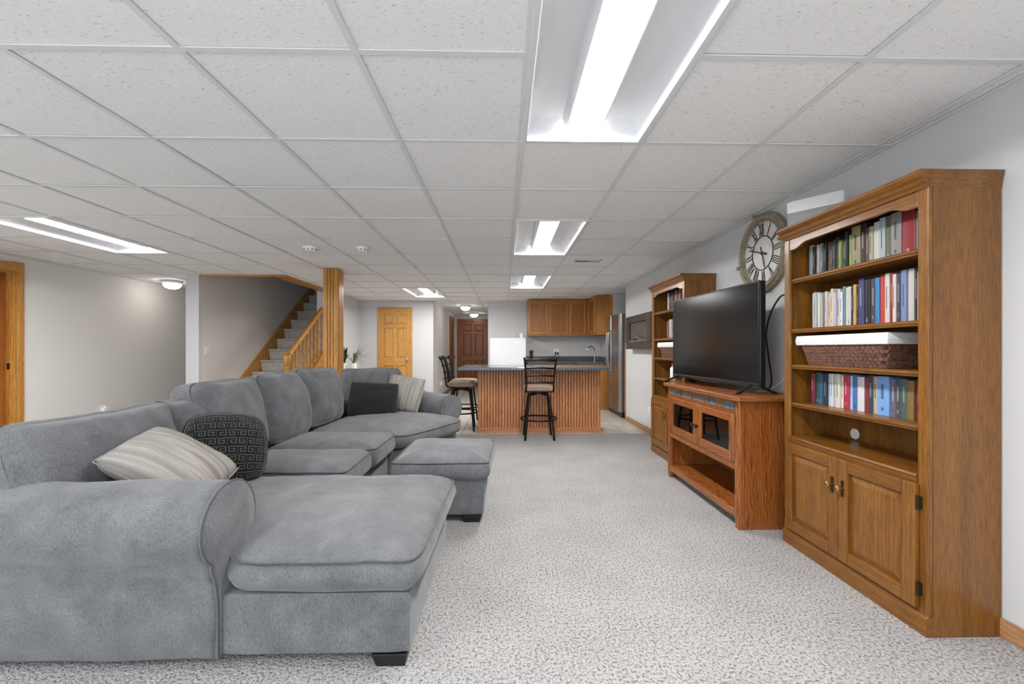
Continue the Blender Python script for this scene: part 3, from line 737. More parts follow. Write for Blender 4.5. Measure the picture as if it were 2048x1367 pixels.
# ------------------------------------------------------------------ bookcases
OZ, OY, OX = wood('oak', 'Z'), wood('oak', 'Y'), wood('oak', 'X')
BW = 0.84
XF, XB = 1.705, 1.996
def sweepU(profile, x_f, x_b, y0, y1):
    rings = []
    for o_, z in profile: rings.append([(x_b, y0-o_*.22, z), (x_f-o_, y0-o_*.22, z), (x_f-o_, y1+o_*.22, z), (x_b, y1+o_*.22, z)])
    n = len(rings); mb = MB(); vs = [p for r in rings for p in r]; fs = []
    for i in range(n):
        j = (i+1) % n
        for k in range(3): fs.append((i*4+k, i*4+k+1, j*4+k+1, j*4+k))
    fs.append(tuple(i*4 for i in range(n))); fs.append(tuple(i*4+3 for i in range(n-1, -1, -1)))
    return mb.add(vs, fs)
SHELVES = [1.567, 1.272, 1.062, .839]   # tops
def bookcase(y, label):
    t = thing('bookcase', label, 'bookcase', (0, y, 0), 0, 'oak bookcases flanking the television')
    for a in (0, BW-.02): obj('side_panel', B(XF+.012, XB, a, a+.02, 0, 1.82), OZ, t, bevel=.002)
    bp = obj('back_panel', B(XB-.012, XB-.004, .02, BW-.02, .06, 1.82), OZ, t)
    obj('grommet', MB().lathe([(.0, -.003), (.028, -.003), (.030, 0), (.030, .004), (0, .004)], (XB-.0125, .67, .675), 20, 'X'), M_WHITE, bp, smooth='auto', label='pale round cable hole')
    for a in (0, BW-.045): obj('stile', B(XF-.008, XF+.012, a, a+.045, .075, 1.82), OZ, t, bevel=.005)
    # valance with shaped lower edge
    pts = [(.045, 1.82), (.045, 1.735)]
    for k in range(9):
        q = k/8; pts.append((.085+q*.09, 1.735+.026*(q*q*(3-2*q))))
    m2 = [(BW-a, b) for a, b in reversed(pts)]
    obj('valance', MB().prism(pts+m2, 'X', XF-.006, XF+.012), OY, t, bevel=.003)
    obj('crown', sweepU([(0, 1.80), (.006, 1.80), (.010, 1.815), (.018, 1.822), (.022, 1.835), (.036, 1.845), (.042, 1.855), (.044, 1.868), (.0, 1.868)], XF-.008, XB, 0, BW), OY, t, bevel=.0015)
    obj('top_board', B(XF, XB, .0, BW, 1.822, 1.862), OY, t)
    for z in SHELVES:
        s = obj('shelf', B(XF+.022, XB-.013, .021, BW-.021, z-.02, z), OY, t)
        obj('shelf_edge', MB().prism([(XF+.022, z-.024), (XF+.022, z), (XF+.008, z), (XF+.003, z-.005), (XF+.003, z-.012), (XF+.008, z-.016), (XF+.010, z-.024)], 'Y', .046, BW-.046), OY, s, smooth=False)
    dk = obj('deck', B(XF+.005, XB-.013, .021, BW-.021, .615, .64), OY, t)
    obj('deck_edge', MB().prism([(XF+.005, .60), (XF+.005, .642), (XF-.010, .640), (XF-.014, .632), (XF-.010, .622), (XF-.008, .60)], 'Y', .046, BW-.046), OY, dk)
    obj('plinth', MB().prism([(XF+.012, 0), (XF+.012, .085), (XF-.008, .085), (XF-.016, .075), (XF-.018, .06), (XF-.018, 0)], 'Y', 0, BW), OY, t, bevel=.002)
    obj('bottom_rail', B(XF-.006, XF+.012, .046, BW-.046, .086, .112), OY, t)
    for i, (a, b) in enumerate(((.035, .4185), (.4215, .805))):
        d = bpy.data.objects.new('door', None); COL.objects.link(d); d.parent = t
        z0, z1, fw = .100, .605, .058; xa, xb = XF-.030, XF-.0085
        for (c, e) in ((a, a+fw), (b-fw, b)): obj('stile', B(xa, xb, c, e, z0, z1), OZ, d, bevel=.004)
        for (c, e) in ((z0, z0+fw), (z1-fw, z1)): obj('rail', B(xa, xb, a+fw, b-fw, c, e), OY, d, bevel=.004)
        ya, yb, za, zb_ = a+fw, b-fw, z0+fw, z1-fw; g = .032
        rect = lambda x, q: [(x, ya+q, za+q), (x, yb-q, za+q), (x, yb-q, zb_-q), (x, ya+q, zb_-q)]
        obj('panel', MB().loops([rect(xb-.002, 0), rect(xb-.006, 0), rect(xb-.007, .006), rect(xa+.004, g), rect(xa+.003, g+.004)]), OZ, d)
        ky = b-.03 if i == 0 else a+.03
        kb = obj('knob', MB().lathe([(.0, .0), (.006, 0), (.006, -.012), (.013, -.018), (.014, -.026), (.008, -.031), (.0005, -.032)], (xa-.003, ky, .465), 14, 'X'), M_BRASS, d, smooth='auto')
        obj('backplate', MB().prism([(ky-.006, .425), (ky+.006, .425), (ky+.009, .44), (ky+.006, .452), (ky+.010, .465), (ky+.006, .478), (ky+.009, .49), (ky+.006, .505), (ky-.006, .505), (ky-.009, .49), (ky-.006, .478), (ky-.010, .465), (ky-.006, .452), (ky-.009, .44)], 'X', xa-.003, xa), M_BRONZE, d)
        hy = a-.012 if i == 0 else b
        for hz in (.155, .505): obj('hinge', MB().box(xb-.016, xb-.002, hy, hy+.012, hz, hz+.05).lathe([(.004, hz-.004), (.004, hz+.054)], (xb-.016, hy+.006, 0), 8), M_BRONZE, d)
    return t
bc = bookcase(1.595, 'tall oak bookcase full of books, nearest on the right wall')
dup(bc, (0, 3.80, 0), 0, 'tall oak bookcase behind the television, beside the wall fireplace')

def cmat(c): return base('cover_%d_%d_%d' % c, rgb(*c), 0.45)
NAMES = []
def cname(c):
    r, g, b = c; mx, mn = max(c), min(c)
    if mx < 50: return 'black'
    if mx-mn < 24:
        return 'white' if mn > 195 else ('pale grey' if mn > 150 else ('grey' if mn > 95 else 'charcoal'))
    if r == mx and g > b+25 and g > r*.72: return 'cream' if mn > 140 else ('tan' if r > 140 else 'olive brown')
    if r == mx and r > 150 and g < 120: return 'red'
    if r == mx and g < r*.6: return 'maroon' if b > g*.8 else 'dark brown'
    if r == mx: return 'beige' if r > 150 else 'brown'
    if g == mx: return 'pale green' if g > 150 else 'dark green'
    return 'pale blue' if mn > 140 else ('bright blue' if b > 140 else ('navy blue' if b < 110 else 'steel blue'))
def book(yl, yr, z, h, dp, xsp, c, label, group, band=None, lean=0.0):
    """yl > yr : extents along the shelf; spine faces -X at xsp"""
    t = thing('book', label, 'book', (xsp, yr, z+.0005), 0, group)
    w_ = yl-yr-.0008; m = cmat(c); ct = .0022 if w_ > .012 else .0012
    sp = [(dp*.0+.004, 0)]
    cv = MB().box(.004, dp, 0, ct, 0, h).box(.004, dp, w_-ct, w_, 0, h)
    # rounded spine
    rings = []
    for k in range(7):
        a = PI*k/6; rings.append([(.004-.004*math.sin(a), w_/2-w_/2*math.cos(a), 0), (.0065-.004*math.sin(a), w_/2-(w_/2-.0003)*math.cos(a), 0), (.0065-.004*math.sin(a), w_/2-(w_/2-.0003)*math.cos(a), h), (.004-.004*math.sin(a), w_/2-w_/2*math.cos(a), h)])
    cv.loops(rings)
    cvo = obj('cover', cv, m, t)
    obj('pages', B(.0067, dp-.004, ct, w_-ct, .003, h-.003), cmat((226, 218, 200)), t)
    if band and w_ > .010:
        for (z0, z1, bc_) in band:
            obj('title_block', MB().loops([[(.004-.0046*math.sin(PI*k/6), w_/2-w_/2*.40*math.cos(PI*k/6), z0*h), (.0042, w_/2-w_/2*.40*math.cos(PI*k/6), z0*h), (.0042, w_/2-w_/2*.40*math.cos(PI*k/6), z1*h), (.004-.0046*math.sin(PI*k/6), w_/2-w_/2*.40*math.cos(PI*k/6), z1*h)] for k in range(7)]), cmat(bc_), cvo)
    if lean: t.rotation_euler = (lean, 0, 0)
    return t
def shelf_books(rows, ystart, yend, z, hmin, hmax, xsp, group, where, hs=None):
    tot = sum(wd for wd, c in rows); k = (ystart-yend)/tot; y = ystart
    rnd = random.Random(len(rows)*13+int(z*100))
    names = [cname(c) for wd, c in rows]
    for i, (wd, c) in enumerate(rows):
        h = rnd.uniform(hmin, hmax)
        if hs and i in hs: h = hs[i]
        light = sum(c) > 330
        ink = (40, 40, 44) if light else (214, 208, 190)
        alt = rnd.choice([(150, 40, 40), (60, 80, 110), (200, 180, 120), ink, ink])
        q = rnd.random(); band = [(.30, .74, ink)] if q < .30 else ([(.12, .2, alt), (.42, .8, ink)] if q < .6 else ([(.06, .16, ink)] if q < .8 else None))
        if band: band = [(a, b, tuple(int(.55*u+.45*v) for u, v in zip(cc, c))) for a, b, cc in band]
        lb = '%s book, %s from the left %s' % (names[i], ORD[i], where)
        book(y, y-wd*k, z, h, rnd.uniform(.135, .15), xsp+rnd.uniform(-.006, .006), c, lb, group, band)
        y -= wd*k
top = [(22, (140, 160, 168)), (14, (58, 42, 36)), (12, (44, 38, 34)), (13, (168, 164, 160)), (13, (176, 172, 176)), (14, (66, 76, 80)), (13, (28, 28, 30)), (15, (92, 74, 62)), (14, (66, 52, 44)), (14, (52, 48, 46)),
       (14, (40, 46, 40)), (16, (120, 136, 70)), (16, (70, 74, 72)), (15, (32, 36, 34)), (12, (150, 160, 90)), (40, (150, 140, 110)), (26, (54, 36, 38)), (13, (86, 68, 48)), (16, (170, 160, 140)), (26, (196, 196, 186)), (22, (170, 180, 182)), (22, (96, 100, 84)), (38, (140, 138, 134)), (46, (140, 34, 40)), (24, (120, 116, 112))]
shelf_books(top, 2.372, 1.722, 1.567, .165, .205, 1.80, 'books on the top shelf', 'on the top shelf of the near bookcase', {15: .215, 16: .215, 19: .20, 20: .21, 21: .21, 22: .212, 23: .215})
sec = [(18, (212, 210, 206)), (15, (190, 190, 188)), (13, (150, 190, 168)), (14, (212, 210, 204)), (14, (186, 168, 146)), (15, (104, 124, 144)), (13, (206, 200, 194)), (15, (190, 156, 136)), (15, (190, 178, 158)), (16, (206, 198, 176)), (14, (190, 186, 196)), (14, (170, 168, 194)), (14, (208, 192, 188)), (17, (210, 210, 208)),
       (15, (96, 132, 150)), (14, (206, 200, 180)), (17, (196, 196, 194)), (13, (34, 34, 36)), (14, (196, 160, 90)), (13, (34, 32, 34)), (28, (62, 68, 112)), (30, (34, 32, 38)), (26, (66, 68, 74)), (20, (56, 128, 180)), (30, (196, 58, 40)), (22, (196, 196, 188)), (16, (140, 34, 36)), (16, (210, 196, 192)), (20, (54, 60, 82)), (24, (122, 136, 176)), (26, (196, 192, 186)), (18, (46, 40, 40)), (16, (208, 204, 200))]
shelf_books(sec, 2.352, 1.722, 1.272, .185, .215, 1.80, 'books on the second shelf', 'on the second shelf of the near bookcase', {20: .235, 21: .225, 22: .225, 23: .225, 24: .23, 25: .235, 26: .23, 27: .225, 28: .225, 29: .235, 30: .235, 31: .235})
low = [(20, (116, 42, 58)), (18, (52, 84, 84)), (16, (56, 96, 118)), (16, (44, 78, 122)), (14, (44, 46, 56)), (16, (176, 196, 206)), (14, (206, 208, 210)), (14, (170, 172, 176)), (20, (206, 200, 180)), (14, (210, 208, 204)), (26, (168, 44, 66)), (12, (166, 186, 214)), (24, (70, 108, 164)), (28, (206, 202, 204)), (16, (128, 40, 50)), (20, (52, 66, 66)), (18, (176, 164, 150)), (44, (116, 160, 212)), (22, (104, 96, 116)), (22, (70, 76, 84)), (20, (78, 96, 86)), (22, (128, 104, 54)), (24, (116, 36, 40))]
shelf_books(low, 2.352, 1.722, .839, .172, .186, 1.80, 'books on the lowest shelf', 'on the lowest shelf of the near bookcase')
up2 = [(14, (206, 204, 200)), (16, (40, 36, 38)), (16, (60, 60, 66)), (14, (52, 44, 48)), (16, (36, 34, 36)), (15, (120, 50, 52)), (16, (150, 110, 104)), (15, (70, 44, 46)), (16, (60, 50, 52)), (15, (140, 84, 84))]
shelf_books(up2, 4.45, 4.12, 1.567, .19, .215, 1.80, 'books on the top shelf of the far bookcase', 'on the top shelf of the far bookcase')
mid2 = [(30, (128, 78, 76)), (14, (96, 84, 88)), (34, (190, 180, 176)), (20, (150, 130, 120)), (20, (60, 56, 58))]
shelf_books(mid2, 4.47, 4.28, 1.272, .185, .205, 1.80, 'books on the second shelf of the far bookcase', 'on the second shelf of the far bookcase')
# baskets
def basket(y0, y1, z, label):
    t = thing('wicker_basket', label, 'basket', (1.84, (y0+y1)/2, z+.0005), 0, 'lined wicker baskets')
    W, D, H_ = (y1-y0), .20, .158; tp = .045
    def P_(u, v, f):   # u,v in -1..1 plan at height fraction f
        s = 1-tp*2/W*(1-f); s2 = 1-tp*1.2/D*(1-f); return (v*D/2*s2, u*W/2*s, f*H_)
    body = MB().loops([[P_(a*.97, b*.96, f) for a, b in ((-1, -1), (1, -1), (1, 1), (-1, 1))] for f in (0.0, 1.0)])
    obj('body', body, M_WICKER, t)
    wv = MB(); rows = 9; cols = 18
    for r in range(rows):
        f0 = r/rows+.004; f1 = (r+1)/rows-.004
        def seg(pa, pb, qa, qb, out):
            m0 = (Vector(pa)+Vector(pb))/2+out; m1 = (Vector(qa)+Vector(qb))/2+out
            mid_out = out*1.25
            wv.add([pa, pb, qb, qa, Vector(pa)*.8+Vector(pb)*.2+out, Vector(pa)*.2+Vector(pb)*.8+out, Vector(qa)*.2+Vector(qb)*.8+out, Vector(qa)*.8+Vector(qb)*.2+out], [(4, 5, 6, 7), (0, 1, 5, 4), (1, 2, 6, 5), (2, 3, 7, 6), (3, 0, 4, 7)])
        for c in range(cols):
            a = -1+2*(c+(.5 if r % 2 else 0))/cols; b = min(1, a+2/cols*.96)
            for v in (-1,): seg(P_(a, v, f0), P_(b, v, f0), P_(a, v, f1), P_(b, v, f1), Vector((v*.009, 0, 0)))
        for c in range(10):
            a = -1+2*(c+(.5 if r % 2 else 0))/10; b = min(1, a+2/10*.96)
            for u in (-1, 1): seg(P_(u, a, f0), P_(u, b, f0), P_(u, a, f1), P_(u, b, f1), Vector((0, u*.009, 0)))
    obj('wicker_weave', wv, M_WICKER, t, kind='stuff')
    ln = MB()
    a, b = W/2+.012, D/2+.012
    rings = [[(-b, -a, H_-.045), (-b, a, H_-.045), (b, a, H_-.045), (b, -a, H_-.045)], [(-b-.004, -a-.004, H_-.02), (-b-.004, a+.004, H_-.02), (b+.004, a+.004, H_-.02), (b+.004, -a-.004, H_-.02)], [(-b, -a, H_+.008), (-b, a, H_+.008), (b, a, H_+.008), (b, -a, H_+.008)], [(-b+.02, -a+.02, H_+.010), (-b+.02, a-.02, H_+.010), (b-.02, a-.02, H_+.010), (b-.02, -a+.02, H_+.010)], [(-b+.03, -a+.04, H_-.03), (-b+.03, a-.04, H_-.03), (b-.03, a-.04, H_-.03), (b-.03, -a+.04, H_-.03)]]
    obj('liner', ln.loops(rings), M_LINER, t, bevel=.004, label='white cloth liner folded over the rim')
    return t
bk = basket(1.815, 2.365, 1.062, 'brown wicker basket with white liner on the near bookcase')
bk2 = basket(4.13, 4.53, 1.062, 'brown wicker basket with white liner on the far bookcase')
# bottle on far bookcase
t = thing('bottle', 'pale slim bottle on the lower shelf of the far bookcase', 'bottle', (1.80, 4.30, .8395))
obj('body', MB().lathe([(.0, 0), (.03, 0), (.03, .11), (.012, .135), (.012, .15), (0, .15)], n=16), M_WHITE, t, smooth='auto')
obj('cap', MB().lathe([(.0, .15), (.014, .15), (.014, .17), (0, .17)], n=14), base('grey_cap', rgb(120, 118, 116), .4), t, smooth='auto')
# white ribbed box on top of the near bookcase
t = thing('ribbed_box', 'white ribbed plastic box on top of the near bookcase', 'box', (1.825, 2.345, 1.869), math.radians(-50))
obj('body', MB().rbox(.27, .10, .09, .012, 8, mat=Matrix.Translation((0, 0, .046))), base('grey_plastic', rgb(150, 154, 152), .6), t, smooth='auto')
obj('lid', MB().rbox(.275, .105, .078, .014, 8, mat=Matrix.Translation((0, 0, .128))), M_WHITE, t, smooth='auto')
for k in range(6): obj('rib', MB().box(-.13, .13, -.0570, -.0520, .094+k*.011, .0985+k*.011), M_WHITE, t)

# ------------------------------------------------------------------ TV stand
RZm, RYm, RXm = wood('red_oak', 'Z'), wood('red_oak', 'Y'), wood('red_oak', 'X')
t = thing('tv_stand', 'dark oak television stand with slate tiles and glass doors', 'tv stand', (0, 2.575, 0))
SW = 1.12; SF, SBk = 1.50, 1.955
topb = obj('top', MB().prism([(SF-.035, -.02), (SF-.02, -.04), (SBk+.01, -.04), (SBk+.01, SW+.04), (SF-.02, SW+.04), (SF-.035, SW+.02)], 'Z', .822, .852), RYm, t, bevel=.006)
for a in (0, SW-.02): obj('side_panel', B(SF+.03, SBk, a, a+.02, .0, .822), RZm, t)
for a in (-.004, SW-.046): obj('corner_post', MB().rbox(.05, .05, .822, .016, 8, mat=Matrix.Translation((SF+.02, a+.025, .411))), RZm, t, smooth='auto')
obj('back_panel', B(SBk-.012, SBk-.002, .02, SW-.02, .06, .82), RZm, t)
obj('rail', B(SF+.002, SF+.03, .046, SW-.046, .806, .8215), RYm, t); obj('rail', B(SF+.002, SF+.03, .046, SW-.046, .728, .752), RYm, t)
obj('rail', B(SF+.002, SF+.03, .046, SW-.046, .370, .412), RYm, t, bevel=.003)
obj('inner_shelf', B(SF+.031, SBk-.013, .021, SW-.021, .372, .392), RYm, t); obj('inner_shelf', B(SF+.06, SBk-.013, .021, SW-.021, .56, .575), RYm, t)
bs = obj('bottom_shelf', B(SF+.004, SBk-.013, .021, SW-.021, .06, .115), RYm, t, bevel=.004)
nt = 5; tw = (SW-.092-.03*(nt-1))/nt
obj('frieze_backing', B(SF+.018, SF+.03, .046, SW-.046, .752, .806), RYm, t)
for k in range(nt):
    a = .046+k*(tw+.03); obj('slate_tile', B(SF+.008, SF+.018, a, a+tw, .7525, .8055), M_SLATE, t, bevel=.002)
    if k: obj('divider', B(SF+.003, SF+.018, a-.03, a, .752, .806), RZm, t)
for i, (a, b) in enumerate(((.048, .5585), (.5615, 1.072))):
    d = bpy.data.objects.new('door', None); COL.objects.link(d); d.parent = t
    z0, z1, fw = .415, .727, .062; xa, xb = SF-.004, SF+.018
    for (c, e) in ((a, a+fw), (b-fw, b)): obj('stile', B(xa, xb, c, e, z0, z1), RZm, d, bevel=.004)
    for (c, e) in ((z0, z0+fw), (z1-fw*.8, z1)): obj('rail', B(xa, xb, a+fw, b-fw, c, e), RYm, d, bevel=.004)
    obj('pane', B(xb-.010, xb-.007, a+fw-.003, b-fw+.003, z0+fw-.003, z1-fw*.8+.003), M_GLASS, d, label='smoky glass pane')
    ky = b-.03 if i == 0 else a+.03
    obj('knob', MB().lathe([(.0, 0), (.006, 0), (.006, -.012), (.015, -.018), (.016, -.026), (.008, -.032), (.0005, -.033)], (xa, ky, .565), 14, 'X'), M_BRONZE, d, smooth='auto')

# ------------------------------------------------------------------ television
TVW, TVH = 1.17, .705
t = thing('television', 'large black flat screen television on the oak stand', 'television', (1.640, 3.225, .8525), math.radians(4.0))
# local: x = depth (front -x), y along width, z up
obj('housing', MB().rbox(.045, TVW, TVH, .01, 10, mat=Matrix.Translation((.022, 0, .05+TVH/2))), M_BLACK, t, smooth='auto')
obj('back_bulge', MB().rbox(.05, .8, .4, .02, 10, mat=Matrix.Translation((.06, 0, .27))), M_BLACK, t, smooth='auto')
sc_ = obj('screen', B(-.0035, 0.0, -TVW/2+.012, TVW/2-.012, .05+.024, .05+TVH-.012), M_SCREEN, t)
obj('bezel', MB().box(-.005, .0, -TVW/2, -TVW/2+.0115, .05, .05+TVH).box(-.005, .0, TVW/2-.0115, TVW/2, .05, .05+TVH).box(-.005, .0, -TVW/2+.0115, TVW/2-.0115, .05+TVH-.0115, .05+TVH), M_BLACK, t)
obj('bottom_trim', B(-.007, .0, -TVW/2+.0115, TVW/2-.0115, .05, .0735), base('gunmetal', rgb(70, 71, 74), .3, .8), t, bevel=.002)
obj('lower_bump', MB().rbox(.02, .30, .018, .008, 6, mat=Matrix.Translation((.012, 0, .045))), M_BLACK, t, smooth='auto')  # dark rounded bump along the lower edge of the housing
for s in (-1, 1):
    y = s*(TVW/2-.09)
    lg = MB()
    for (xe, ye) in ((-.145, y+s*.03), (.145, y+s*.03)):
        lg.loops([[(.022-.02, y-.012, .075), (.022+.02, y-.012, .075), (.022+.02, y+.012, .075), (.022-.02, y+.012, .075)], [(.022+xe*.5-.016, (y+ye)/2-.011, .035), (.022+xe*.5+.016, (y+ye)/2-.011, .035), (.022+xe*.5+.016, (y+ye)/2+.011, .035), (.022+xe*.5-.016, (y+ye)/2+.011, .035)], [(.022+xe-.02, ye-.009, 0), (.022+xe+.02, ye-.009, 0), (.022+xe+.02, ye+.009, 0), (.022+xe-.02, ye+.009, 0)]])
    obj('leg', lg, M_BLACK, t)

# cables behind the television
def smoothpts(pts, n=8):
    P4 = [Vector(p) for p in pts]; P4 = [P4[0]]+P4+[P4[-1]]; out = []
    for i in range(1, len(P4)-2):
        for k in range(n):
            q = k/n; a, b, c, d = P4[i-1], P4[i], P4[i+1], P4[i+2]
            out.append(.5*((2*b)+(-a+c)*q+(2*a-5*b+4*c-d)*q*q+(-a+3*b-3*c+d)*q**3))
    out.append(P4[-2]); return out
t = thing('power_cable', 'black cable looping from the wall outlet behind the television', 'cable', (0, 0, 0))
obj('cord', MB().tube(smoothpts([(1.975, 2.79, 1.53), (1.965, 2.86, 1.525), (1.97, 2.97, 1.42), (1.975, 3.03, 1.27), (1.975, 3.00, 1.09), (1.97, 2.96, .93), (1.93, 2.93, .862)]), .006, 6), M_BLACK, t, smooth=True)
obj('plug', MB().rbox(.03, .045, .028, .006, 6, mat=Matrix.Translation((1.982, 2.775, 1.53))), M_BLACK, t, smooth='auto')
tag(obj('white_wire', MB().tube(smoothpts([(1.975, 2.74, 1.06), (1.97, 2.80, .98), (1.95, 2.85, .91), (1.90, 2.90, .858), (1.80, 2.86, .857)]), .0028, 6), M_WHITE, None, smooth=True), 'thin white wire curling behind the television', 'cable')
def outlet(name, loc, rz, label, w_=.072, h_=.116, mat=M_WHITE, dark=True):
    t = thing(name, label, 'outlet' if name != 'light_switch' else 'switch', loc, rz)
    obj('plate', MB().rbox(w_, .008, h_, .004, 6, mat=Matrix.Translation((0, -.004, 0))), mat, t, smooth='auto')
    return t
def sockets(t):
    for z in (-.024, .024):
        s = obj('socket', MB().lathe([(.0, 0), (.017, 0), (.017, -.003), (0, -.003)], (0, -.008, z), 16, 'Y'), M_WHITE, t, smooth='auto')
        obj('slot', MB().box(-.008, -.005, -.0118, -.011, z-.004, z+.007).box(.005, .008, -.0118, -.011, z-.004, z+.007), M_BLACK, s)
o = outlet('wall_outlet', (1.9995, 2.775, 1.53), -PI/2, 'white wall outlet with a black plug above the stand'); sockets(o)
o = outlet('wall_outlet', (1.9995, 5.56, .31), -PI/2, 'white wall outlet low between far bookcase and steel fridge'); sockets(o)

# ------------------------------------------------------------------ wall clock  (local u right, v up, facing -X)
t = thing('wall_clock', 'large round weathered clock with roman numerals above the television', 'clock', (1.998, 3.08, 1.888))
R_ = .285
def cl(u, v, d): return (-d, -u*1.02, v*1.06)
def ringprof(pr, n=48):
    rings = []
    for r_, d in pr: rings.append([cl(r_*math.sin(2*PI*k/n), r_*math.cos(2*PI*k/n), d) for k in range(n)])
    return rings
mb = MB(); rg = ringprof([(.222, .0), (.222, .030), (.228, .038), (.236, .034), (.240, .044), (.258, .050), (.268, .044), (.272, .034), (.282, .030), (.285, .018), (.285, .0)]); rg.append(rg[0]); mb.loops(rg, cap=False)
obj('frame', mb, M_CLOCKWOOD, t, smooth='auto')
obj('face', MB().loops(ringprof([(.001, .0), (.2215, .0), (.2215, .018), (.001, .018)])), M_CLOCKFACE, t, smooth='auto')
mb = MB(); rg = ringprof([(.118, .0185), (.118, .022), (.125, .022), (.125, .0185)]); rg.append(rg[0]); mb.loops(rg, cap=False); obj('inner_ring', mb, M_NUM, t)
def bar(mb, a, b, wd, d0, d1):
    a, b = Vector(a), Vector(b); d = (b-a).normalized(); n = Vector((-d.y, d.x))*wd/2
    c4 = [a+n, a-n, b-n, b+n]; mb.loops([[cl(p.x, p.y, d0) for p in c4], [cl(p.x, p.y, d1) for p in c4]])
ROM = ['XII', 'I', 'II', 'III', 'IIII', 'V', 'VI', 'VII', 'VIII', 'IX', 'X', 'XI']
TW = -.06
for i, s in enumerate(ROM):
    mb = MB(); an = 2*PI*i/12+TW; ra, rb = .130, .214
    wid = {'I': .016, 'V': .030, 'X': .030}; tot = sum(wid[ch] for ch in s); x = -tot/2
    rot = lambda u, r_: (u*math.cos(an)+r_*math.sin(an), -u*math.sin(an)+r_*math.cos(an))
    for ch in s:
        w2 = wid[ch]; xc = x+w2/2
        if ch == 'I': bar(mb, rot(xc*.8, ra), rot(xc, rb), .0062, .0185, .0215)
        elif ch == 'V': bar(mb, rot(xc-.011, rb), rot(xc, ra), .006, .0185, .0215); bar(mb, rot(xc+.011, rb), rot(xc, ra), .004, .0185, .0217)
        else: bar(mb, rot(xc-.011, rb), rot(xc+.011, ra), .006, .0185, .0215); bar(mb, rot(xc+.011, rb), rot(xc-.011, ra), .004, .0185, .0217)
        x += w2
    obj('numeral', mb, M_NUM, t)
mb = MB(); hv = lambda an, r_: (r_*math.sin(an), r_*math.cos(an))
a1 = math.radians(288)
bar(mb, hv(a1+PI, .055), hv(a1, .16), .009, .0225, .0245); bar(mb, hv(a1+PI, .055), hv(a1+PI, .02), .016, .0225, .0246)
obj('minute_hand', mb, M_NUM, t)
mb = MB(); a2 = math.radians(163); bar(mb, hv(a2+PI, .05), hv(a2, .115), .009, .025, .027); obj('hour_hand', mb, M_NUM, t)
obj('hub', MB().loops(ringprof([(.001, .027), (.012, .027), (.012, .03), (.001, .03)], 16)), M_NUM, t)
for an in (math.radians(-12), math.radians(78), math.radians(168), math.radians(258)):
    mb = MB(); bar(mb, hv(an, .218), hv(an, .292), .022, .0, .055); obj('bracket', mb, M_CLOCKWOOD, t, bevel=.002)

# ------------------------------------------------------------------ electric fireplace on the wall
t = thing('wall_fireplace', 'dark slate framed electric fireplace hung on the right wall', 'fireplace', (1.999, 5.20, 1.16))
fx = -.105; FW, FH = 1.08, .485
obj('housing', B(-.075, 0, .04, FW-.04, .03, FH-.03), M_BLACK, t)
obj('frame', MB().box(fx, -.076, 0, FW, 0, .095).box(fx, -.076, 0, .16, .095, FH).box(fx, -.076, FW-.16, FW, .095, FH).box(fx, -.076, .16, FW-.16, FH-.10, FH), M_DKSLATE, t, bevel=.003)
for k in range(6): obj('slate_tile', B(fx-.006, fx-.0005, .006+k*.178, .006+k*.178+.172, FH-.10, FH-.004), M_DKSLATE, t, bevel=.002)
for a in (.006, FW-.152): obj('slate_tile', B(fx-.006, fx-.0005, a, a+.146, .10, FH-.106), M_DKSLATE, t, bevel=.002)
obj('glass_back', B(-.082, -.0765, .16, FW-.16, .095, FH-.10), base('grey_glass', rgb(92, 88, 90), .12), t)
obj('ember_bed', MB().rbox(.03, FW-.34, .03, .01, 8, lambda x, y, z, u, v, ww: (x, y, z+.008*noise.noise(Vector((y*40, x*40, 1)))), Matrix.Translation((-.095, FW/2, .112))), M_SLATE, t)
for k, (a, b, c) in enumerate(((.35, .60, .13), (.42, .75, .15), (.5, .68, .165))): obj('log', MB().tube([(-.094, a, c-.01), (-.092, (a+b)/2, c+.018), (-.094, b, c-.006)], .014, 8), M_SLATE, t, smooth=True)

# ------------------------------------------------------------------ kitchen island
bw, bz = wood('bead', 'X'), wood('bead', 'Z')
IX0, IX1, IY0, IY1 = -.355, 1.352, 5.66, 6.02
t = thing('kitchen_island', 'oak beadboard kitchen island facing the carpet', 'island', (0, 0, 0))
obj('body', B(IX0+.01, IX1-.01, IY0+.012, IY1, 0, .875), base('painted_groove_shade', rgb(70, 40, 22), .7), t)  # dark body colour stands in for shade between the planks
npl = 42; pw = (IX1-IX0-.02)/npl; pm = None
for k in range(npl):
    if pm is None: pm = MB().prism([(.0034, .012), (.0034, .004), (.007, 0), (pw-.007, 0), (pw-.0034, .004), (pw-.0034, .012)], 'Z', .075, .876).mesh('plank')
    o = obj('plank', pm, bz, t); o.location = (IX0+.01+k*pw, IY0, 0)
obj('base_trim', B(IX0, IX1, IY0-.012, IY0+.012, 0, .075), bw, t, bevel=.004)
for a in (IX0, IX1-.0095): obj('side_board', B(a, a+.0095, IY0+.0005, IY1+.001, .0755, .876), bz, t, bevel=.002)
ct = obj('island_countertop', MB().prism([(-.60, 5.36), (1.40, 5.36), (1.40, 6.12), (.50, 6.12), (.50, 6.34), (-.60, 6.34)], 'Z', .877, .917), M_COUNTER, None, bevel=.008)
tag(ct, 'dark speckled laminate countertop on the beadboard island', 'countertop')

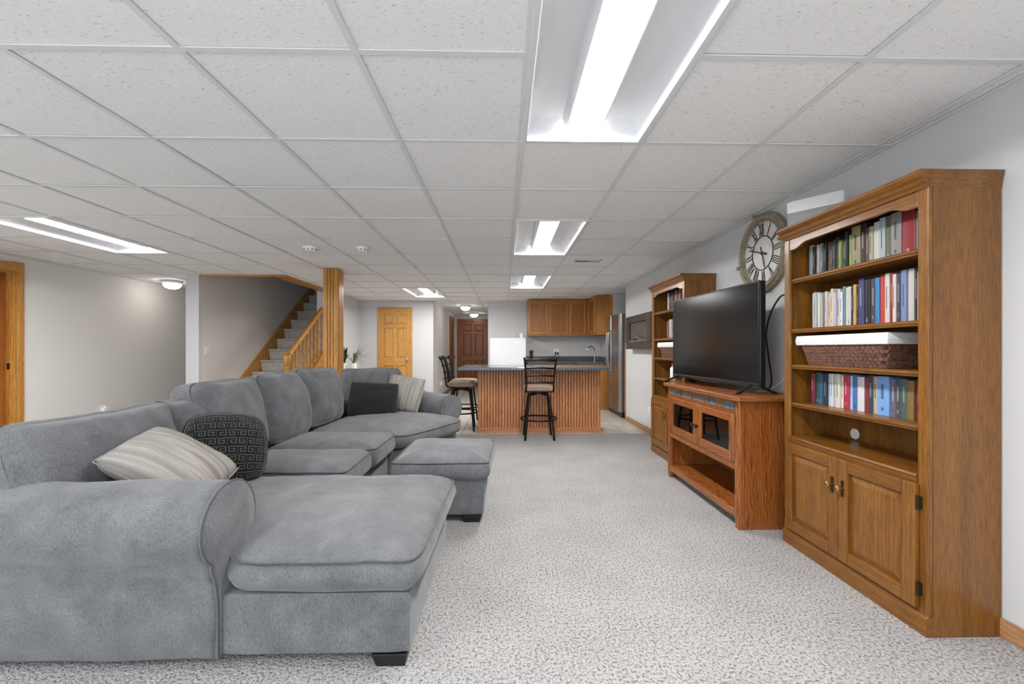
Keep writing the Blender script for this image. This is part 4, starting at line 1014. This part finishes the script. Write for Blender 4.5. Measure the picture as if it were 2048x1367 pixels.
# ------------------------------------------------------------------ bar stools (local: faces +y, back at -y)
def stool(loc, rz, label):
    t = thing('bar_stool', label, 'stool', loc, rz, 'black metal bar stools')
    SZ = .655
    def sf(x, y, z, u, v, ww): return (x, y, z+(.012*(1-u*u)*(1-v*v) if ww > 0 else 0))
    obj('seat', MB().rbox(.38, .38, .065, .03, 12, sf, Matrix.Translation((0, 0, SZ))), M_SEAT, t, smooth=True)
    obj('swivel_plate', MB().lathe([(0, SZ-.075), (.13, SZ-.075), (.13, SZ-.06), (.16, SZ-.05), (.16, SZ-.034), (0, SZ-.034)], n=20), M_METAL, t, smooth='auto')
    for sx in (-1, 1):
        for sy in (-1, 1):
            pts = smoothpts([(sx*.04, sy*.04, SZ-.08), (sx*.10, sy*.10, SZ-.082), (sx*.125, sy*.125, SZ-.11), (sx*.138, sy*.138, SZ-.2), (sx*.165, sy*.165, .22), (sx*.185, sy*.185, .0)], 5)
            obj('leg', MB().tube(pts, .0135, 8), M_METAL, t, smooth=True)
    obj('footrest', MB().tube([(.235*math.cos(2*PI*k/28), .235*math.sin(2*PI*k/28), .255) for k in range(28)], .011, 8, True), M_METAL, t, smooth=True)
    for sx in (-1, 1):
        pts = smoothpts([(sx*.165, -.10, SZ-.04), (sx*.175, -.19, SZ-.015), (sx*.172, -.205, SZ+.06), (sx*.180, -.225, SZ+.20), (sx*.192, -.26, SZ+.33), (sx*.200, -.285, SZ+.385), (sx*.203, -.31, SZ+.392)], 5)
        obj('back_post', MB().tube(pts, .0125, 8), M_METAL, t, smooth=True)
    obj('seat_bracket', MB().box(-.19, .19, -.13, -.10, SZ-.05, SZ-.036), M_METAL, t)
    for z, yy, hw_, rr in ((.085, -.208, .172, .011), (.17, -.218, .177, .011), (.265, -.242, .185, .013), (.365, -.276, .196, .017)):
        pts = [(hw_*q, yy-.035*(1-q*q), SZ+z+.004*math.cos(q*4)) for q in [-1+k/6 for k in range(13)]]
        rings = [[(p[0], p[1]-.005, p[2]-rr), (p[0], p[1]+.005, p[2]-rr), (p[0], p[1]+.005, p[2]+rr), (p[0], p[1]-.005, p[2]+rr)] for p in pts]
        obj('back_slat', MB().loops(rings), M_METAL, t, bevel=.003)
    return t
s0 = stool((.46, 5.335, 0), 0, 'black ladder-back bar stool with tan seat in front of the island')
dup(s0, (-.61, 5.93, 0), -PI/2+.05, 'nearer black bar stool at the left end of the island')
dup(s0, (-.62, 6.50, 0), -PI/2-.05, 'farther black bar stool at the left end of the island')

# ------------------------------------------------------------------ kitchen
kz, kx, ky_ = wood('cabinet', 'Z'), wood('cabinet', 'X'), wood('cabinet', 'Y')
def cab_door(parent, a, b, z0, z1, plane, axis):
    """frame and panel door; axis 'Y': faces -Y at y=plane, a..b along X; 'X': faces -X at x=plane, a..b along Y"""
    d = bpy.data.objects.new('door', None); COL.objects.link(d); d.parent = parent
    def bxx(u0, u1, d0, d1, w0, w1): return B(u0, u1, plane+d0, plane+d1, w0, w1) if axis == 'Y' else B(plane+d0, plane+d1, u0, u1, w0, w1)
    fw = .05; hm = kx if axis == 'Y' else ky_
    for (u0, u1) in ((a, a+fw), (b-fw, b)): obj('stile', bxx(u0, u1, -.026, -.0005, z0, z1), kz, d, bevel=.007)
    for (w0, w1) in ((z0, z0+fw), (z1-fw, z1)): obj('rail', bxx(a+fw, b-fw, -.026, -.0005, w0, w1), hm, d, bevel=.007)
    obj('panel', bxx(a+fw, b-fw, -.006, -.001, z0+fw, z1-fw), wood('cabinet_panel', 'Z'), d)
CZ0, CZ1 = 1.44, 2.185
t = thing('upper_cabinet', 'oak wall cabinet with two doors above the dark counter', 'cabinet', (0, 0, 0), 0, 'upper kitchen cabinets')
obj('body', B(.50, 1.355, 8.44, KY-.002, CZ0, CZ1), kz, t, bevel=.002); cab_door(t, .52, .92, CZ0+.03, CZ1-.05, 8.439, 'Y'); cab_door(t, .945, 1.34, CZ0+.03, CZ1-.05, 8.439, 'Y')
t = thing('upper_cabinet', 'narrow oak wall cabinet in the kitchen corner', 'cabinet', (0, 0, 0), 0, 'upper kitchen cabinets')
obj('body', B(1.357, 2.088, 8.44, KY-.002, CZ0, CZ1), kz, t, bevel=.002); cab_door(t, 1.375, 1.715, CZ0+.03, CZ1-.05, 8.439, 'Y')
t = thing('upper_cabinet', 'oak wall cabinet with plain side above the steel fridge end', 'cabinet', (0, 0, 0), 0, 'upper kitchen cabinets')
obj('body', B(1.765, 2.088, 7.76, 8.415, CZ0, CZ1), kz, t, bevel=.002); cab_door(t, 7.775, 8.40, CZ0+.03, CZ1-.05, 1.764, 'X')
t = thing('base_cabinet', 'oak base cabinets under the dark back counter', 'cabinet', (0, 0, 0))
obj('body', B(.52, 1.45, 8.16, KY-.002, .0, .876), kz, t); obj('corner_body', B(1.45, 2.088, 7.78, KY-.002, 0, .876), kz, t)
for a, b in ((.54, .97), (.99, 1.43)): cab_door(t, a, b, .12, .66, 8.159, 'Y')
for a, b in ((.54, .97), (.99, 1.43)): obj('drawer', B(a, b, 8.14, 8.159, .70, .85), kx, t, bevel=.004)
cab_door(t, 7.80, 8.12, .12, .84, 1.449, 'X')
ct = obj('back_countertop', MB().prism([(.48, 8.12), (1.42, 8.12), (1.42, 7.76), (2.088, 7.76), (2.088, KY-.002), (.48, KY-.002)], 'Z', .877, .915), M_COUNTER, None, bevel=.006)
tag(ct, 'dark speckled counter along the back kitchen wall', 'countertop')
obj('backsplash', MB().box(.48, 2.068, KY-.022, KY-.002, .916, 1.005).box(2.068, 2.088, 7.76, KY-.002, .916, 1.005), M_COUNTER, ct, bevel=.003)
obj('backsplash_trim', MB().box(.48, 2.088, KY-.023, KY-.002, 1.0055, 1.014), kx, ct)
# faucet
t = thing('faucet', 'chrome gooseneck faucet at the corner sink', 'faucet', (1.86, 8.30, .9155))
obj('base', MB().lathe([(0, 0), (.028, 0), (.028, .012), (.016, .02), (.016, .05), (0, .05)], n=16), M_CHROME, t, smooth='auto')
obj('spout', MB().tube(smoothpts([(0, 0, .04), (0, 0, .20), (-.02, -.01, .27), (-.085, -.03, .305), (-.15, -.05, .27), (-.165, -.055, .215)], 6), .012, 10), M_CHROME, t, smooth=True)
obj('handle', MB().tube([(.02, 0, .035), (.06, .0, .06), (.085, 0, .085)], .007, 8), M_CHROME, t, smooth=True)
# outlet with plugs and cord
o = outlet('wall_outlet', (1.14, KY-.0005, 1.11), 0, 'double white outlet with two black plugs above the counter', .118); sockets(o)
t = thing('appliance_cord', 'two black plugs and a cord above the back counter', 'cord', (0, 0, 0))
for x, z in ((1.115, 1.085), (1.165, 1.075)): obj('plug', MB().rbox(.03, .03, .05, .008, 6, mat=Matrix.Translation((x, KY-.03, z))), M_BLACK, t, smooth='auto')
obj('cord', MB().tube(smoothpts([(1.115, KY-.045, 1.07), (1.10, KY-.06, 1.02), (1.0, KY-.10, .965), (.85, KY-.14, .935), (.70, KY-.16, .928)], 6), .006, 6), M_BLACK, t, smooth=True)
t = thing('coffee_maker', 'small black appliance on the back counter beside the white freezer', 'appliance', (.58, 8.46, .9155))
obj('base', MB().rbox(.14, .2, .03, .01, 6, mat=Matrix.Translation((0, 0, .015))), M_BLACK, t, smooth='auto')
obj('column', MB().rbox(.06, .07, .18, .015, 6, mat=Matrix.Translation((0, .05, .115))), M_BLACK, t, smooth='auto')
obj('head', MB().rbox(.08, .15, .05, .015, 6, mat=Matrix.Translation((0, .01, .20))), M_BLACK, t, smooth='auto')
# white freezer
t = thing('white_freezer', 'white upright freezer behind the island', 'freezer', (0.09, 8.1, 0))
M_WENAMEL = base('white_enamel', rgb(238, 238, 240), .3)
obj('cabinet', B(-.355, .355, .05, .63, .03, 1.385), M_WENAMEL, t, bevel=.01)
dd = obj('door', MB().rbox(.712, .05, 1.33, .014, 8, mat=Matrix.Translation((0, .022, .72))), M_WENAMEL, t, smooth='auto')
obj('badge', B(.13, .265, -.0055, -.003, 1.285, 1.315), base('silver_badge', rgb(250, 250, 250), .2), dd, label='small pale maker badge')
obj('handle', MB().rbox(.025, .03, .30, .008, 6, mat=Matrix.Translation((-.33, -.018, .80))), M_WENAMEL, dd, smooth='auto')
for x in (-.3, .3):
    for y in (.1, .55): obj('foot', MB().lathe([(0, 0), (.02, 0), (.02, .03), (0, .03)], (x, y, 0), 10), M_BLACK, t)
t = thing('paper_roll', 'white paper roll standing on the white freezer', 'paper roll', (.375, 8.35, 1.3855))
obj('roll', MB().lathe([(.014, 0), (.045, 0), (.045, .10), (.014, .10)], n=20), M_WHITE, t, smooth='auto')
obj('core', MB().lathe([(.012, .0), (.014, .0), (.014, .102), (.012, .102)], n=14), base('cardboard', rgb(170, 140, 105), .8), t)
# steel refrigerator, front faces -X
t = thing('refrigerator', 'stainless steel refrigerator at the end of the right wall', 'refrigerator', (0, 0, 0))
obj('cabinet', B(2.035, 2.68, 6.80, 7.68, .06, 1.755), M_FRIDGESIDE, t, bevel=.006)
def frdoor(y0, y1):
    rings = []
    for z in (.10, .103, 1.757, 1.76):
        ins = .004 if z in (.10, 1.76) else 0
        ring = [(2.03, y0+ins, z), (1.985, y0+ins, z)]
        for k in range(1, 12):
            q = k/12; ring.append((1.975-.05*math.sin(PI*(0.15+.7*((y0+(y1-y0)*q)-6.80)/.88))+ins, y0+(y1-y0)*q, z))
        ring += [(1.96, y1-ins, z), (2.03, y1-ins, z)]; rings.append(ring)
    return MB().loops(rings)
d1 = obj('door', frdoor(6.803, 7.285), M_STEEL, t, smooth='auto'); d2 = obj('door', frdoor(7.292, 7.678), M_STEEL, t, smooth='auto')
for d, y in ((d1, 7.235), (d2, 7.34)):
    obj('handle', MB().tube(smoothpts([(1.935, y, .78), (1.885, y, .80), (1.865, y, .90), (1.86, y, 1.15), (1.865, y, 1.38), (1.885, y, 1.46), (1.935, y, 1.48)], 5), .013, 8), M_STEEL, d, smooth=True)
obj('dispenser', MB().box(1.916, 1.94, 7.40, 7.60, .93, 1.25), M_BLACK, d2, bevel=.004)
obj('badge', MB().lathe([(0, 0), (.022, 0), (.022, -.004), (0, -.004)], (1.942, 6.93, 1.69), 20, 'X'), M_CHROME, d1, smooth='auto', label='small round chrome maker badge')
obj('toe_grille', B(1.99, 2.035, 6.81, 7.67, .012, .095), M_BLACK, t)
for y in (6.86, 7.62): obj('foot', MB().lathe([(0, 0), (.025, 0), (.025, .06), (0, .06)], (2.05, y, 0), 10), M_BLACK, t)

# ------------------------------------------------------------------ left side small things
t = outlet('light_switch', (-4.2495, 5.95, 1.145), PI/2, 'double light switch plate on the staircase wall', .115, .118, M_CREAM)
for a in (-.026, .026): obj('toggle', MB().box(a-.005, a+.005, -.018, -.008, -.010, .012), M_CREAM, t, bevel=.002)
o = outlet('wall_outlet', (LX+.0005, 5.72, .335), PI/2, 'white outlet on the left wall behind the sofa'); sockets(o)
t = thing('air_freshener', 'small white plug-in freshener low on the left wall', 'air freshener', (LX+.012, 5.72, .31), PI/2)
obj('body', MB().rbox(.09, .05, .10, .015, 8, mat=Matrix.Translation((0, -.026, .0))), M_WHITE, t, smooth='auto'); obj('cap', MB().lathe([(0, .05), (.022, .05), (.018, .07), (0, .07)], (0, -.026, 0), 12), M_WHITE, t, smooth='auto')
o = outlet('wall_outlet', (-1.4995, 9.72, .32), PI/2, 'white outlet on the left wall of the hall'); sockets(o)
t = thing('night_light', 'small white plug-in night light in the hall', 'night light', (-1.488, 9.72, .34), PI/2)
obj('body', MB().rbox(.05, .04, .07, .01, 6, mat=Matrix.Translation((0, -.021, 0))), M_WHITE, t, smooth='auto'); obj('lens', MB().rbox(.04, .03, .04, .012, 6, mat=Matrix.Translation((0, -.02, .055))), M_CREAM, t, smooth='auto')

# ------------------------------------------------------------------ plants on a white table
t = thing('side_table', 'white side table with plants behind the sofa', 'table', (-2.48, 7.55, 0))
obj('top', B(-.52, .42, -.22, .22, .755, .78), M_WHITE, t, bevel=.004)
for x in (-.49, .36):
    for y in (-.19, .16): obj('leg', B(x, x+.035, y, y+.035, 0, .755), M_WHITE, t)
obj('apron', MB().box(-.47, .37, -.19, -.175, .69, .754).box(-.47, .37, .175, .19, .69, .754), M_WHITE, t)
def leafblade(mb, p0, az, ln, rise, droop, wd, n=9):
    d = Vector((math.cos(az), math.sin(az), 0)); sd = Vector((-d.y, d.x, 0)); rings = []
    for k in range(n+1):
        q = k/n; p = Vector(p0)+d*(ln*q)+Vector((0, 0, rise*q*2-droop*q*q)); ww = wd*(math.sin(PI*min(1, q*.85+.12)))+.0006
        rings.append([p-sd*ww+Vector((0, 0, ww*.5)), p+Vector((0, 0, -.0008)), p+sd*ww+Vector((0, 0, ww*.5)), p+Vector((0, 0, .0008))])
    mb.loops(rings)
def pot(t, r_, h_):
    obj('pot', MB().lathe([(0, 0), (r_*.88, 0), (r_, h_*.5), (r_, h_), (r_*.9, h_), (r_*.88, h_*.85), (0, h_*.85)], n=24), M_WHITE, t, smooth='auto')
    obj('soil', MB().lathe([(0, h_*.86), (r_*.87, h_*.86), (0, h_*.9)], n=16), base('soil', rgb(50, 38, 30), .95), t)
t = thing('potted_spider_plant', 'spider plant with arching leaves in a white pot', 'plant', (-2.73, 7.48, .7805))
pot(t, .062, .125); rr = random.Random(4)
for k in range(26):
    mb = MB(); leafblade(mb, (0, 0, .115), rr.uniform(-1.2, 2.0) if k % 3 else rr.uniform(0, 6.28), rr.uniform(.16, .42), rr.uniform(.14, .26), rr.uniform(.12, .39), .007)
    obj('leaf', mb, M_LEAF, t, smooth=True)
t = thing('potted_plant', 'dark upright leafy plant in a white pot beside the post', 'plant', (-2.90, 7.48, .7805))
pot(t, .065, .13)
for k in range(14):
    mb = MB(); leafblade(mb, (rr.uniform(-.02, .02), rr.uniform(-.02, .02), .115), rr.uniform(0, 6.28), rr.uniform(.05, .16), rr.uniform(.12, .20), rr.uniform(.06, .16), .018); obj('leaf', mb, M_DKLEAF, t, smooth=True)
